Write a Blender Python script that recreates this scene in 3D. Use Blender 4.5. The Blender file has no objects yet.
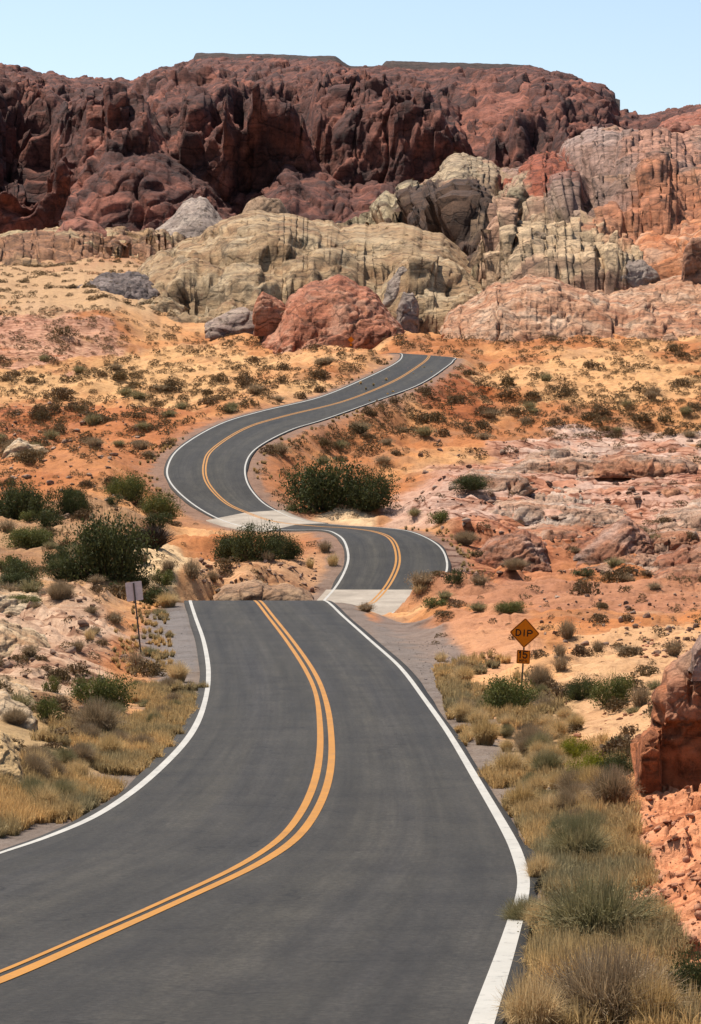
import bpy, math, random
import numpy as np
from mathutils import Vector, kdtree
random.seed(7); rng = np.random.default_rng(7)
C = bpy.context.scene
COL = C.collection
# ------------------------------------------------------------ camera, sky, sun, exposure
F = 2500.0; CX = 350.5; YH = 380.0          # focal length in px, horizon row
cam = bpy.data.objects.new('camera', bpy.data.cameras.new('camera')); COL.objects.link(cam)
cam.location = (0, 0, 0); cam.rotation_euler = (math.radians(90), 0, 0)
cam.data.sensor_fit = 'VERTICAL'; cam.data.sensor_height = 36; cam.data.lens = F/1024*36
cam.data.shift_y = (YH-512)/1024
cam.data.clip_start = 0.5; cam.data.clip_end = 20000
C.camera = cam
SUN_EL = math.radians(60); SUN_AZ = math.radians(-38)      # azimuth from +Y towards +X
w = bpy.data.worlds.new('World'); C.world = w; w.use_nodes = True
wn = w.node_tree.nodes; bg = wn['Background']
sky = wn.new('ShaderNodeTexSky'); sky.sky_type = 'NISHITA'; sky.sun_disc = False
sky.sun_elevation = SUN_EL; sky.sun_rotation = SUN_AZ
sky.altitude = 600; sky.air_density = 1.0; sky.dust_density = 1.5; sky.ozone_density = .6
w.node_tree.links.new(sky.outputs[0], bg.inputs[0]); bg.inputs[1].default_value = 0.102
sl = bpy.data.lights.new('sun', 'SUN'); sl.energy = 5.0; sl.angle = math.radians(0.55); sl.color = (1.0, .95, .87)
so = bpy.data.objects.new('sun', sl); COL.objects.link(so)
sd = Vector((math.sin(SUN_AZ)*math.cos(SUN_EL), math.cos(SUN_AZ)*math.cos(SUN_EL), math.sin(SUN_EL)))
so.rotation_euler = sd.to_track_quat('Z', 'Y').to_euler()
C.view_settings.view_transform = 'Standard'; C.view_settings.look = 'None'
C.view_settings.gamma = 1; C.view_settings.use_curve_mapping = False
C.view_settings.exposure = 0.58

# ------------------------------------------------------------ helpers
def P(px, row, d):
    return np.array([(px-CX)/F*d, d, (YH-row)/F*d])
def tag(o, label=None, cat=None, group=None, kind=None):
    if label: o['label'] = label
    if cat: o['category'] = cat
    if group: o['group'] = group
    if kind: o['kind'] = kind
    return o
def mesh_np(name, V, faces, mats, smooth=True, attrs=None, midx=None):
    """faces: list of int arrays (n,k)"""
    me = bpy.data.meshes.new(name)
    V = np.ascontiguousarray(V, np.float32)
    me.vertices.add(len(V)); me.vertices.foreach_set('co', V.ravel())
    loops = np.concatenate([f.ravel() for f in faces]).astype(np.int32)
    tot = np.concatenate([np.full(len(f), f.shape[1], np.int32) for f in faces])
    st = np.concatenate([[0], np.cumsum(tot)[:-1]]).astype(np.int32)
    me.loops.add(len(loops)); me.loops.foreach_set('vertex_index', loops)
    me.polygons.add(len(tot)); me.polygons.foreach_set('loop_start', st)
    if smooth: me.polygons.foreach_set('use_smooth', np.ones(len(tot), bool))
    if not isinstance(mats, (list, tuple)): mats = [mats]
    for m in mats: me.materials.append(m)
    if midx is not None: me.polygons.foreach_set('material_index', midx.astype(np.int32))
    me.update(calc_edges=True)
    if attrs:
        for k, a in attrs.items():
            if a.ndim == 2:
                at = me.color_attributes.new(k, 'FLOAT_COLOR', 'POINT')
                at.data.foreach_set('color', np.concatenate([a, np.ones((len(a), 1))], 1).astype(np.float32).ravel())
            else:
                at = me.attributes.new(k, 'FLOAT', 'POINT'); at.data.foreach_set('value', a.astype(np.float32))
    return me
def link(name, me, parent=None, loc=(0, 0, 0), rz=0):
    o = bpy.data.objects.new(name, me); COL.objects.link(o)
    o.location = loc; o.rotation_euler = (0, 0, rz)
    if parent: o.parent = parent
    return o
def grid_faces(nr, nc):
    i = np.arange(nr-1)[:, None]*nc + np.arange(nc-1)[None, :]
    return np.stack([i, i+1, i+nc+1, i+nc], -1).reshape(-1, 4)
# --- numpy noise
def _h(ix, iy, iz, s):
    h = (ix.astype(np.int64)*374761393 + iy.astype(np.int64)*668265263 + iz.astype(np.int64)*2147483647 + s*974634777) & 0xffffffff
    h = ((h ^ (h >> 13))*1274126177) & 0xffffffff
    h = ((h ^ (h >> 16))*2246822519) & 0xffffffff
    return ((h ^ (h >> 15)) & 0xffffff)/float(0xffffff)
def vnoise(p, s=0):
    i = np.floor(p); f = p-i; f = f*f*f*(f*(f*6-15)+10); i = i.astype(np.int64)
    x, y, z = i[:, 0], i[:, 1], i[:, 2]; r = 0
    for dx in (0, 1):
        wx = f[:, 0] if dx else 1-f[:, 0]
        for dy in (0, 1):
            wy = f[:, 1] if dy else 1-f[:, 1]
            for dz in (0, 1):
                wz = f[:, 2] if dz else 1-f[:, 2]
                r = r + _h(x+dx, y+dy, z+dz, s)*wx*wy*wz
    return r*2-1
def fbm(p, o=4, s=0, g=.5):
    r = 0; a = 1; t = 0
    for k in range(o):
        r = r + a*vnoise(p*2.03**k + 17.3*k, s+k); t += a; a *= g
    return r/t*1.6
def worley(p, s=0):
    i = np.floor(p).astype(np.int64); f = p-i
    d1 = np.full(len(p), 9.); d2 = np.full(len(p), 9.)
    for dx in (-1, 0, 1):
        for dy in (-1, 0, 1):
            for dz in (-1, 0, 1):
                x, y, z = i[:, 0]+dx, i[:, 1]+dy, i[:, 2]+dz
                a = _h(x, y, z, s)*.9+.05+dx-f[:, 0]; b = _h(x, y, z, s+11)*.9+.05+dy-f[:, 1]; c = _h(x, y, z, s+23)*.9+.05+dz-f[:, 2]
                d = a*a+b*b+c*c
                m = d < d1
                d2 = np.where(m, d1, np.minimum(d2, d)); d1 = np.where(m, d, d1)
    return np.sqrt(d1), np.sqrt(d2)
def cells(p, s=0):
    i = np.floor(p).astype(np.int64); f = p-i
    d1 = np.full(len(p), 9.); d2 = np.full(len(p), 9.); idv = np.zeros(len(p))
    for dx in (-1, 0, 1):
        for dy in (-1, 0, 1):
            for dz in (-1, 0, 1):
                x, y, z = i[:, 0]+dx, i[:, 1]+dy, i[:, 2]+dz
                a = _h(x, y, z, s)*.9+.05+dx-f[:, 0]; b = _h(x, y, z, s+11)*.9+.05+dy-f[:, 1]; c = _h(x, y, z, s+23)*.9+.05+dz-f[:, 2]
                d = np.maximum(np.maximum(abs(a), abs(b)), abs(c))*.7+np.sqrt(a*a+b*b+c*c)*.3
                m = d < d1
                d2 = np.where(m, d1, np.minimum(d2, d)); d1 = np.where(m, d, d1); idv = np.where(m, _h(x, y, z, s+57), idv)
    return d1, d2, idv
def facets(p, s=0):
    """fractured rock: every cell is a tilted plane, parted by thin cracks"""
    i = np.floor(p).astype(np.int64); f = p-i; n = len(p)
    d1 = np.full(n, 9.); d2 = np.full(n, 9.); val = np.zeros(n)
    for dx in (-1, 0, 1):
        for dy in (-1, 0, 1):
            for dz in (-1, 0, 1):
                x, y, z = i[:, 0]+dx, i[:, 1]+dy, i[:, 2]+dz
                a = f[:, 0]-(_h(x, y, z, s)*.9+.05+dx); b = f[:, 1]-(_h(x, y, z, s+11)*.9+.05+dy); c = f[:, 2]-(_h(x, y, z, s+23)*.9+.05+dz)
                d = a*a+b*b+c*c; m = d < d1
                v = (_h(x, y, z, s+31)-.5)*.7+a*(_h(x, y, z, s+37)-.5)*1.8+c*(_h(x, y, z, s+41)-.35)*1.8+b*(_h(x, y, z, s+43)-.5)*.8
                d2 = np.where(m, d1, np.minimum(d2, d)); d1 = np.where(m, d, d1); val = np.where(m, v, val)
    e = np.sqrt(d2)-np.sqrt(d1)
    return val*sst(-.02, .10, e)+(1-d1)*.35-.3-.28*(1-sst(0, .07, e))
def billow(p, o=6, s=0, g=.52):
    r = 0; a = 1.; t = 0
    for k in range(o):
        r = r+a*np.abs(vnoise(p*2.1**k+9.7*k, s+k)); t += a; a *= g
    return r/t*2.6-.9
def sst(a, b, x):
    t = np.clip((x-a)/(b-a), 0, 1); return t*t*(3-2*t)

# ------------------------------------------------------------ materials
def newmat(name, rough=.9):
    m = bpy.data.materials.new(name); m.use_nodes = True
    b = m.node_tree.nodes['Principled BSDF']; b.inputs['Roughness'].default_value = rough
    b.inputs['Specular IOR Level'].default_value = .2
    return m, m.node_tree, b
def N(nt, t, **k):
    n = nt.nodes.new(t)
    for a, v in k.items(): setattr(n, a, v)
    return n
def noise(nt, vec, scale, detail=5, rough=.6, dist=0):
    n = N(nt, 'ShaderNodeTexNoise'); n.inputs['Scale'].default_value = scale; n.inputs['Detail'].default_value = detail
    n.inputs['Roughness'].default_value = rough; n.inputs['Distortion'].default_value = dist
    if vec is not None: nt.links.new(vec, n.inputs['Vector'])
    return n.outputs['Fac']
def ramp(nt, fac, stops):
    r = N(nt, 'ShaderNodeValToRGB'); nt.links.new(fac, r.inputs[0]); e = r.color_ramp.elements
    while len(e) < len(stops): e.new(.5)
    for x, (p, c) in zip(e, stops):
        x.position = p; x.color = (*c, 1) if len(c) == 3 else c
    return r.outputs[0]
def g(v): return (v, v, v)
def mix(nt, a, b, fac, bt='MIX'):
    m = N(nt, 'ShaderNodeMix', data_type='RGBA', blend_type=bt)
    for v, s in ((a, m.inputs[6]), (b, m.inputs[7]), (fac, m.inputs[0])):
        if hasattr(v, 'is_linked') or hasattr(v, 'links'): nt.links.new(v, s)
        elif isinstance(v, tuple): s.default_value = (*v, 1)
        else: s.default_value = v
    return m.outputs[2]
def bump(nt, b, h, strength, dist, prev=None):
    n = N(nt, 'ShaderNodeBump'); n.inputs['Strength'].default_value = strength; n.inputs['Distance'].default_value = dist
    nt.links.new(h, n.inputs['Height'])
    if prev: nt.links.new(prev, n.inputs['Normal'])
    nt.links.new(n.outputs[0], b.inputs['Normal']); return n.outputs[0]
def geo(nt): return N(nt, 'ShaderNodeNewGeometry').outputs['Position']
def maprot(nt, v, rot=(0, 0, 0), scale=(1, 1, 1)):
    m = N(nt, 'ShaderNodeMapping'); nt.links.new(v, m.inputs[0])
    m.inputs['Rotation'].default_value = rot; m.inputs['Scale'].default_value = scale
    return m.outputs[0]

def rockmat(name, cols, size, tilt=.2, strata=.6, varnish=.5, vcol=(.06, .04, .035), bstr=.6, crack=.8, attr=False):
    """cols: three colours, size: feature size in metres"""
    m, nt, b = newmat(name, .92); L = nt.links
    pos = geo(nt)
    big = noise(nt, pos, .35/size, 4, .6, .4)
    base = ramp(nt, big, [(.32, cols[0]), (.5, cols[1]), (.66, cols[2])])
    if attr: base = mix(nt, N(nt, 'ShaderNodeAttribute', attribute_name='Col').outputs['Color'], ramp(nt, big, [(.3, (.62, .55, .52)), (.5, g(1.)), (.7, (1.2, 1.22, 1.22))]), .9, 'MULTIPLY')
    st = noise(nt, maprot(nt, pos, (0, tilt, 0), (.18, .18, 2.2)), 1.3/size, 5, .65, .3)
    base = mix(nt, base, ramp(nt, st, [(.32, g(.45)), (.5, g(1.0)), (.7, g(1.35))]), strata, 'MULTIPLY')
    fine = noise(nt, pos, 7/size, 6, .7)
    base = mix(nt, base, ramp(nt, fine, [(.3, g(.6)), (.5, g(1.0)), (.7, g(1.3))]), .7, 'MULTIPLY')
    spk = noise(nt, pos, 2.6/size, 8, .78, .2)
    base = mix(nt, base, ramp(nt, spk, [(.38, g(.38)), (.47, g(.95)), (.62, g(1.2))]), .75, 'MULTIPLY')
    wp = N(nt, 'ShaderNodeTexNoise'); wp.inputs['Scale'].default_value = .7/size; wp.inputs['Detail'].default_value = 5; L.new(pos, wp.inputs['Vector'])
    wadd = N(nt, 'ShaderNodeVectorMath', operation='MULTIPLY_ADD'); L.new(wp.outputs['Color'], wadd.inputs[0]); wadd.inputs[1].default_value = (size*1.5,)*3; L.new(pos, wadd.inputs[2])
    vr = N(nt, 'ShaderNodeTexVoronoi', feature='DISTANCE_TO_EDGE'); vr.inputs['Scale'].default_value = .42/size; L.new(maprot(nt, wadd.outputs[0], (0, tilt, 0), (.7, .6, 1.5)), vr.inputs['Vector'])
    crk = ramp(nt, vr.outputs['Distance'], [(.0, g(.3)), (.035, g(.85)), (.07, g(1.))])
    base = mix(nt, base, crk, crack, 'MULTIPLY')
    vn = noise(nt, pos, 1.5/size, 7, .68, .6)
    base = mix(nt, base, vcol, mixfac(nt, vn, .56, .68, varnish))  # dark varnish patches; the red cliff rock also gets painted crevice shade here
    L.new(base, b.inputs['Base Color'])
    n1 = bump(nt, b, st, bstr, size*.14)
    n1 = bump(nt, b, crk, bstr, size*.08, n1)
    n1 = bump(nt, b, spk, min(1, bstr*1.3), size*.16, n1)
    bump(nt, b, fine, bstr, size*.06, n1)
    return m
def mixfac(nt, fac, a, b_, amt):
    n = N(nt, 'ShaderNodeMapRange'); nt.links.new(fac, n.inputs[0])
    n.inputs[1].default_value = a; n.inputs[2].default_value = b_; n.inputs[3].default_value = 0; n.inputs[4].default_value = amt
    return n.outputs[0]

def ground_mat():
    m, nt, b = newmat('desert_ground', .95); L = nt.links
    pos = geo(nt)
    at = N(nt, 'ShaderNodeAttribute', attribute_name='Col').outputs['Color']
    n0 = noise(nt, pos, .35, 6, .65)
    rk = N(nt, 'ShaderNodeAttribute', attribute_name='rock').outputs['Fac']
    sn = noise(nt, maprot(nt, pos, (0, .12, .25), (.09, .45, 1.6)), 1., 7, .72, .5)
    vw = N(nt, 'ShaderNodeTexNoise'); vw.inputs['Scale'].default_value = .3; vw.inputs['Detail'].default_value = 5; L.new(pos, vw.inputs['Vector'])
    va = N(nt, 'ShaderNodeVectorMath', operation='MULTIPLY_ADD'); L.new(vw.outputs['Color'], va.inputs[0]); va.inputs[1].default_value = (5, 5, 2); L.new(pos, va.inputs[2])
    vo = N(nt, 'ShaderNodeTexVoronoi', feature='DISTANCE_TO_EDGE'); vo.inputs['Scale'].default_value = 1; L.new(maprot(nt, va.outputs[0], (0, 0, .3), (.10, .22, .8)), vo.inputs['Vector'])
    crk = mix(nt, g(1), ramp(nt, vo.outputs['Distance'], [(0, (.25, .14, .1)), (.03, (.7, .6, .55)), (.07, g(1))]), rk)
    at = mix(nt, at, crk, 1., 'MULTIPLY')
    at = mix(nt, at, mix(nt, at, ramp(nt, sn, [(.36, (.42, .30, .24)), (.46, (.95, .9, .88)), (.56, g(1.05)), (.68, (1.25, 1.3, 1.35))]), 1., 'MULTIPLY'), rk)
    n1 = noise(nt, pos, 1.7, 6, .7, .3)
    n2 = noise(nt, pos, 14, 5, .75)
    c = mix(nt, at, ramp(nt, n0, [(.3, (.62, .55, .50)), (.5, g(1.0)), (.7, (1.2, 1.15, 1.1))]), .6, 'MULTIPLY')
    c = mix(nt, c, ramp(nt, n1, [(.32, (.55, .48, .45)), (.48, g(1.0)), (.7, g(1.18))]), .75, 'MULTIPLY')
    c = mix(nt, c, ramp(nt, n2, [(.35, (.62, .58, .55)), (.5, g(1.0)), (.7, g(1.2))]), .6, 'MULTIPLY')
    L.new(c, b.inputs['Base Color'])
    a = bump(nt, b, n1, .6, .25)
    bump(nt, b, n2, .6, .035, a)
    return m
def asphalt_mat():
    m, nt, b = newmat('asphalt', .85); L = nt.links
    pos = geo(nt)
    cr = N(nt, 'ShaderNodeAttribute', attribute_name='cross').outputs['Fac']
    sp = noise(nt, pos, 13, 6, .85)
    pat = noise(nt, pos, .5, 5, .6)
    c = ramp(nt, pat, [(.3, (.060, .056, .052)), (.7, (.092, .086, .078))])
    c = mix(nt, c, ramp(nt, sp, [(.36, g(.5)), (.5, g(.95)), (.66, g(1.7))]), .9, 'MULTIPLY')
    stk = noise(nt, maprot(nt, pos, (0, 0, -.25), (1.6, .12, 1)), 1.2, 6, .7)
    c = mix(nt, c, ramp(nt, stk, [(.3, g(.72)), (.7, g(1.22))]), 1., 'MULTIPLY')
    lane = ramp(nt, cr, [(0, g(1.05)), (.2, g(.8)), (.32, g(1.1)), (.42, g(.9))])
    al = N(nt, 'ShaderNodeAttribute', attribute_name='along').outputs['Fac']
    cb = N(nt, 'ShaderNodeCombineXYZ'); L.new(cr, cb.inputs[0]); L.new(al, cb.inputs[1])
    s1 = noise(nt, maprot(nt, cb.outputs[0], (0, 0, 0), (26, .035, 1)), 1, 5, .65)
    c = mix(nt, c, ramp(nt, s1, [(.32, g(.76)), (.68, g(1.26))]), 1., 'MULTIPLY')
    s2 = noise(nt, maprot(nt, cb.outputs[0], (0, 0, 0), (5, .02, 1)), 1, 4, .6)
    c = mix(nt, c, ramp(nt, s2, [(.35, (.8, .8, .82)), (.65, (1.2, 1.18, 1.12))]), 1., 'MULTIPLY')
    s3 = noise(nt, maprot(nt, cb.outputs[0], (0, 0, .1), (1.2, 1.1, 1)), 1, 7, .75)
    c = mix(nt, c, ramp(nt, s3, [(.28, g(.55)), (.36, g(1)), (.66, g(1)), (.74, g(1.25))]), .8, 'MULTIPLY')
    wv_ = N(nt, 'ShaderNodeTexVoronoi', feature='DISTANCE_TO_EDGE'); wv_.inputs['Scale'].default_value = .22
    wn_ = N(nt, 'ShaderNodeTexNoise'); wn_.inputs['Scale'].default_value = 1.2; wn_.inputs['Detail'].default_value = 6; L.new(pos, wn_.inputs['Vector'])
    ad_ = N(nt, 'ShaderNodeVectorMath', operation='MULTIPLY_ADD'); L.new(wn_.outputs['Color'], ad_.inputs[0]); ad_.inputs[1].default_value = (1.6,)*3; L.new(pos, ad_.inputs[2])
    L.new(ad_.outputs[0], wv_.inputs['Vector'])
    c = mix(nt, c, mix(nt, ramp(nt, wv_.outputs['Distance'], [(0, g(.45)), (.006, g(.7)), (.011, g(1))]), g(1), mixfac(nt, pat, .42, .55, 1.)), 1., 'MULTIPLY')
    e = N(nt, 'ShaderNodeMath', operation='PINGPONG'); L.new(cr, e.inputs[0]); e.inputs[1].default_value = .5
    ln = ramp(nt, e.outputs[0], [(0, g(1.15)), (.1, g(.84)), (.2, g(1.1)), (.3, g(1.12)), (.38, g(.82)), (.5, g(1.08))])
    c = mix(nt, c, ln, .8, 'MULTIPLY')
    L.new(c, b.inputs['Base Color'])
    bump(nt, b, sp, .4, .012)
    return m
def paint_mat(name, col, wear):
    m, nt, b = newmat(name, .6); L = nt.links
    pos = geo(nt)
    n = noise(nt, pos, 6, 7, .75)
    c = mix(nt, col, (.12, .11, .10), mixfac(nt, n, .56, .72, wear))
    n2 = noise(nt, pos, .9, 5, .6)
    c = mix(nt, c, ramp(nt, n2, [(.3, g(.8)), (.7, g(1.06))]), .8, 'MULTIPLY')
    L.new(c, b.inputs['Base Color']); bump(nt, b, noise(nt, pos, 22, 4, .8), .3, .008)
    return m
def concrete_mat():
    m, nt, b = newmat('concrete', .85); L = nt.links; pos = geo(nt)
    c = ramp(nt, noise(nt, pos, .5, 6, .65), [(.3, (.32, .26, .195)), (.7, (.54, .45, .35))])
    c = mix(nt, c, ramp(nt, noise(nt, pos, 12, 5, .7), [(.3, g(.8)), (.7, g(1.15))]), .7, 'MULTIPLY')
    L.new(c, b.inputs['Base Color']); return m
def plant_mat(name, c1, c2, c3=None, sc=3., trans=.25):
    m, nt, b = newmat(name, .8); L = nt.links
    oi = N(nt, 'ShaderNodeObjectInfo').outputs['Random']
    tex = noise(nt, geo(nt), sc, 4, .6)
    c = ramp(nt, tex, [(.35, c1), (.62, c2)])
    if c3: c = mix(nt, c, c3, mixfac(nt, oi, .35, 1, .75))
    hb = N(nt, 'ShaderNodeAttribute', attribute_name='tint').outputs['Fac']
    c = mix(nt, c, ramp(nt, hb, [(0, g(.65)), (1, g(1.35))]), 1., 'MULTIPLY')
    L.new(c, b.inputs['Base Color'])
    tr = N(nt, 'ShaderNodeBsdfTranslucent'); L.new(c, tr.inputs[0])
    ms = N(nt, 'ShaderNodeMixShader'); ms.inputs[0].default_value = trans
    L.new(b.outputs[0], ms.inputs[1]); L.new(tr.outputs[0], ms.inputs[2])
    L.new(ms.outputs[0], nt.nodes['Material Output'].inputs[0])
    return m
def plain(name, col, rough=.5, metal=0, var=.3, sc=8):
    m, nt, b = newmat(name, rough); b.inputs['Metallic'].default_value = metal
    c = mix(nt, col, ramp(nt, noise(nt, geo(nt), sc, 5, .65), [(.3, g(1-var)), (.7, g(1+var*.4))]), .9, 'MULTIPLY')
    nt.links.new(c, b.inputs['Base Color']); return m

M = dict(ground=ground_mat(), asphalt=asphalt_mat(), white=paint_mat('white_paint', (.52, .48, .41), 1.),
         yellow=paint_mat('yellow_paint', (.52, .215, .018), .8), concrete=concrete_mat(),
         straw=plant_mat('straw_grass', (.60, .42, .20), (.78, .58, .33), sc=.9, trans=.4),
         verge=plant_mat('verge_grass', (.34, .28, .16), (.76, .50, .24), sc=.28, trans=.45),
         sage=plant_mat('grey_brush', (.30, .22, .13), (.52, .39, .25), (.36, .26, .16)),
         greygreen=plant_mat('grey_green_brush', (.24, .22, .11), (.46, .38, .21)),
         creosote=plant_mat('creosote_leaves', (.045, .052, .02), (.12, .13, .05)),
         olive=plant_mat('olive_leaves', (.10, .12, .035), (.2, .19, .065)),
         lime=plant_mat('yellow_green_leaves', (.2, .21, .03), (.33, .3, .06)),
         scrub=plant_mat('scrub_twigs', (.12, .075, .04), (.23, .15, .08), (.17, .12, .055), sc=1.),
         wood=plant_mat('shrub_wood', (.05, .035, .025), (.12, .085, .06), trans=0))

# ------------------------------------------------------------ road
ND = np.array([(1400, 8), (1200, 12.), (1100, 15.3), (1024, 19), (975, 23), (938, 26.5), (900, 30.5), (853, 37), (800, 46), (740, 60), (700, 74), (670, 89), (635, 112), (615, 126), (600, 136)])
def nd(row): return np.exp(np.interp(-row, -ND[:, 0], np.log(ND[:, 1])))
near = [  # L, C, R (px,row)
 ((-1100, 1130), (-640, 1260), (330, 1400)), ((-760, 1050), (-420, 1140), (420, 1200)),
 ((-480, 985), (-230, 1062), (462, 1090)), ((-270, 935), (0-100, 1012), (480, 1028)),
 ((-120, 893), (0, 975), (499, 972)), ((-50, 870), (86, 938), (514, 925)), ((0, 853), (171, 901), (524, 885)),
 ((52, 835), (257, 860), (518, 856)), ((102, 812), (300, 825), (506, 830)), ((150, 777), (322, 780), (478, 782)),
 ((190, 735), (326, 735), (448, 732)), ((205, 700), (320, 695), (423, 697)), ((208, 670), (308, 668), (400, 667)),
 ((203, 640), (289, 640), (370, 640)), ((195, 617), (271, 617), (344, 617)), ((190, 601), (258, 601), (326, 601))]
st = [[P(p[0], p[1], nd(p[1])) for p in s] for s in near]
# hidden dip
for d, x, z in ((141, -5.4, -12.7), (148, -5.2, -14.3), (156, -3.9, -15.4)):
    st.append([np.array([x-3.5, d, z]), np.array([x, d, z]), np.array([x+3.5, d, z])])
mid = [((312, 607), (362, 606), (412, 606), 163), ((326, 598), (377, 598), (426, 598), 169), ((340, 580), (391, 580), (443, 580), 175), ((348, 560), (398, 560), (447, 562), 182),
 ((345, 543), (393, 541), (438, 545), 189), ((337, 534.5), (378, 532.5), (412, 532), 195), ((323, 530), (350, 528.3), (380, 527.5), 201),
 ((291, 530), (315, 526), (338, 525), 207), ((252, 528), (275, 521.5), (302, 520.5), 213.5), ((219, 519), (248, 513), (277, 511), 220),
 ((190, 502), (225, 502), (260, 500), 227), ((170, 482), (207, 482), (247, 482), 235), ((168, 465), (205, 463), (246, 463), 245),
 ((182, 446), (214, 448), (258, 447), 256), ((220, 424), (246, 428), (290, 430), 275), ((262, 411), (285, 416), (325, 419), 293),
 ((320, 397), (345, 401), (378, 400), 318), ((366, 378), (392, 382), (420, 384), 355), ((395, 363.5), (417, 367), (446, 367), 392),
 ((402, 356.5), (428, 358), (453, 360.5), 420), ((398, 353), (424, 354.8), (450, 357), 434)]
def solve(C0, pix, w0, dr):
    ds = C0[1] + np.linspace(-5, 5, 401); X = (pix[0]-CX)/F*ds; Z = (YH-pix[1])/F*ds
    dist = np.hypot(X-C0[0], ds-C0[1]); along = (X-C0[0])*dr[0]+(ds-C0[1])*dr[1]
    k = np.argmin((dist-w0)**2*.6+(Z-C0[2])**2*20+along**2*.25)
    return np.array([X[k], ds[k], Z[k]])
mc = [P(m_[1][0], m_[1][1], m_[3]) for m_ in mid]
for i, m_ in enumerate(mid):
    a = mc[max(0, i-1)]; b_ = mc[min(len(mid)-1, i+1)]; dr = (b_-a)[:2]; dr = dr/np.linalg.norm(dr)
    st.append([solve(mc[i], m_[0], 3.4, dr), mc[i], solve(mc[i], m_[2], 3.4, dr)])
for x, d, z in ((6, 446, 4.4), (-4, 458, 3.6), (-20, 470, 2.6), (-45, 478, 1.6)):
    dr = np.array([-1, .6])/1.17
    st.append([np.array([x-dr[1]*3.4, d-3, z]), np.array([x, d, z]), np.array([x+dr[1]*3.4, d+3, z])])
ST = np.array(st)                          # (n,3,3)
def catmull(A, k):
    n = len(A); out = []
    E = np.concatenate([[2*A[0]-A[1]], A, [2*A[-1]-A[-2]]])
    for i in range(n-1):
        p0, p1, p2, p3 = E[i], E[i+1], E[i+2], E[i+3]
        for t in np.arange(k)/k:
            out.append(.5*((2*p1)+(-p0+p2)*t+(2*p0-5*p1+4*p2-p3)*t*t+(-p0+3*p1-3*p2+p3)*t**3))
    out.append(A[-1]); return np.array(out)
K = 16
RS = catmull(ST, K)
# light smoothing of the edges
for it in range(3):
    RS[1:-1] = RS[1:-1]*.5+(RS[:-2]+RS[2:])*.25
for it in range(14):
    RS[1:12*K] = RS[1:12*K]*.5+(RS[:12*K-1]+RS[2:12*K+1])*.25
def cross(RS, c, dz=0.):                    # c in metres from centre (sign: + right), measured on each side
    c = np.broadcast_to(np.asarray(c, float), (len(RS),))
    L, Cc, R = RS[:, 0], RS[:, 1], RS[:, 2]
    wl = np.linalg.norm(L-Cc, axis=1); wr = np.linalg.norm(R-Cc, axis=1)
    k = np.where(c < 0, -c/wl, c/wr)[:, None]
    q = np.where(c[:, None] < 0, Cc+(L-Cc)*k, Cc+(R-Cc)*k); q = q.copy(); q[:, 2] += dz
    return q
wl = np.linalg.norm(RS[:, 0]-RS[:, 1], axis=1); wr = np.linalg.norm(RS[:, 2]-RS[:, 1], axis=1)
print('road widths', wl[::K].round(1), wr[::K].round(1))
ARC = np.concatenate([[0], np.cumsum(np.linalg.norm(np.diff(RS[:, 1], axis=0), axis=1))])
def strip(name, cs, dz, mat, rows=slice(None), skirt=False, thick=0):
    R_ = RS[rows]; cols = [cross(R_, c[rows] if hasattr(c, '__len__') else c, dz) for c in cs]
    at = [np.full(len(R_), 0.)]*0
    cr = [np.clip((c[rows] if hasattr(c, '__len__') else np.full(len(R_), c))/np.where(np.asarray(c if not hasattr(c, '__len__') else c[rows]) < 0, wl[rows], wr[rows])*.5+.5, 0, 1) for c in cs]
    if skirt:
        a = cols[0].copy(); a[:, 2] -= .35; b_ = cols[-1].copy(); b_[:, 2] -= .35
        cols = [a]+cols+[b_]; cr = [cr[0]]+cr+[cr[-1]]
    V = np.stack(cols, 1).reshape(-1, 3)
    me = mesh_np(name, V, [grid_faces(len(R_), len(cols))], mat, smooth=False, attrs={'cross': np.stack(cr, 1).reshape(-1), 'along': np.repeat(ARC[rows], len(cols))})
    return link(name, me)
ew = vnoise(np.stack([np.arange(len(wl))*.11, 0*wl, 0*wl], 1), 9); edgeL = -(wl+.28+.09*ew); edgeR = wr+.24+.09*np.roll(ew, 31)
o = strip('road', [edgeL, -wl, -wl*.66, -wl*.33, 0*wl, wr*.33, wr*.66, wr, edgeR], 0, M['asphalt'], skirt=True); tag(o, kind='structure')
nN = len(near)-1
i0 = (nN+3)*K; 
def wid(a, b_): return np.interp(RS[:, 1, 1], [20, 60], [a, b_])
tag(strip('white_edge_line', [-wl-.07, -wl+.10], .006, M['white']), kind='structure')
tag(strip('white_edge_line', [wr-wid(.10, .08), wr+wid(.10, .07)], .006, M['white']), kind='structure')
yr = slice(0, None)
tag(strip('yellow_centre_line', [-.215+0*wl, -.06+0*wl], .007, M['yellow'], yr), kind='structure')
tag(strip('yellow_centre_line', [.06+0*wl, .215+0*wl], .007, M['yellow'], yr), kind='structure')
# concrete fords (two), slightly proud of the asphalt
def yi(d): return int(np.argmin(np.abs(RS[:, 1, 1]-d)+(np.arange(len(RS)) < (nN+1)*K)*0))
a, b_ = yi(157), yi(171.8)
tag(strip('concrete_ford', [-wl[:]-.5, -wl, 0*wl, wr, wr+.3], .004, M['concrete'], slice(a, b_+1), skirt=True), kind='structure')
a, b_ = yi(210), yi(220.5)
tag(strip('concrete_ford', [-wl[:]-1.3, -wl, 0*wl, wr, wr+.8], .004, M['concrete'], slice(a, b_+1), skirt=True), kind='structure')

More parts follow.
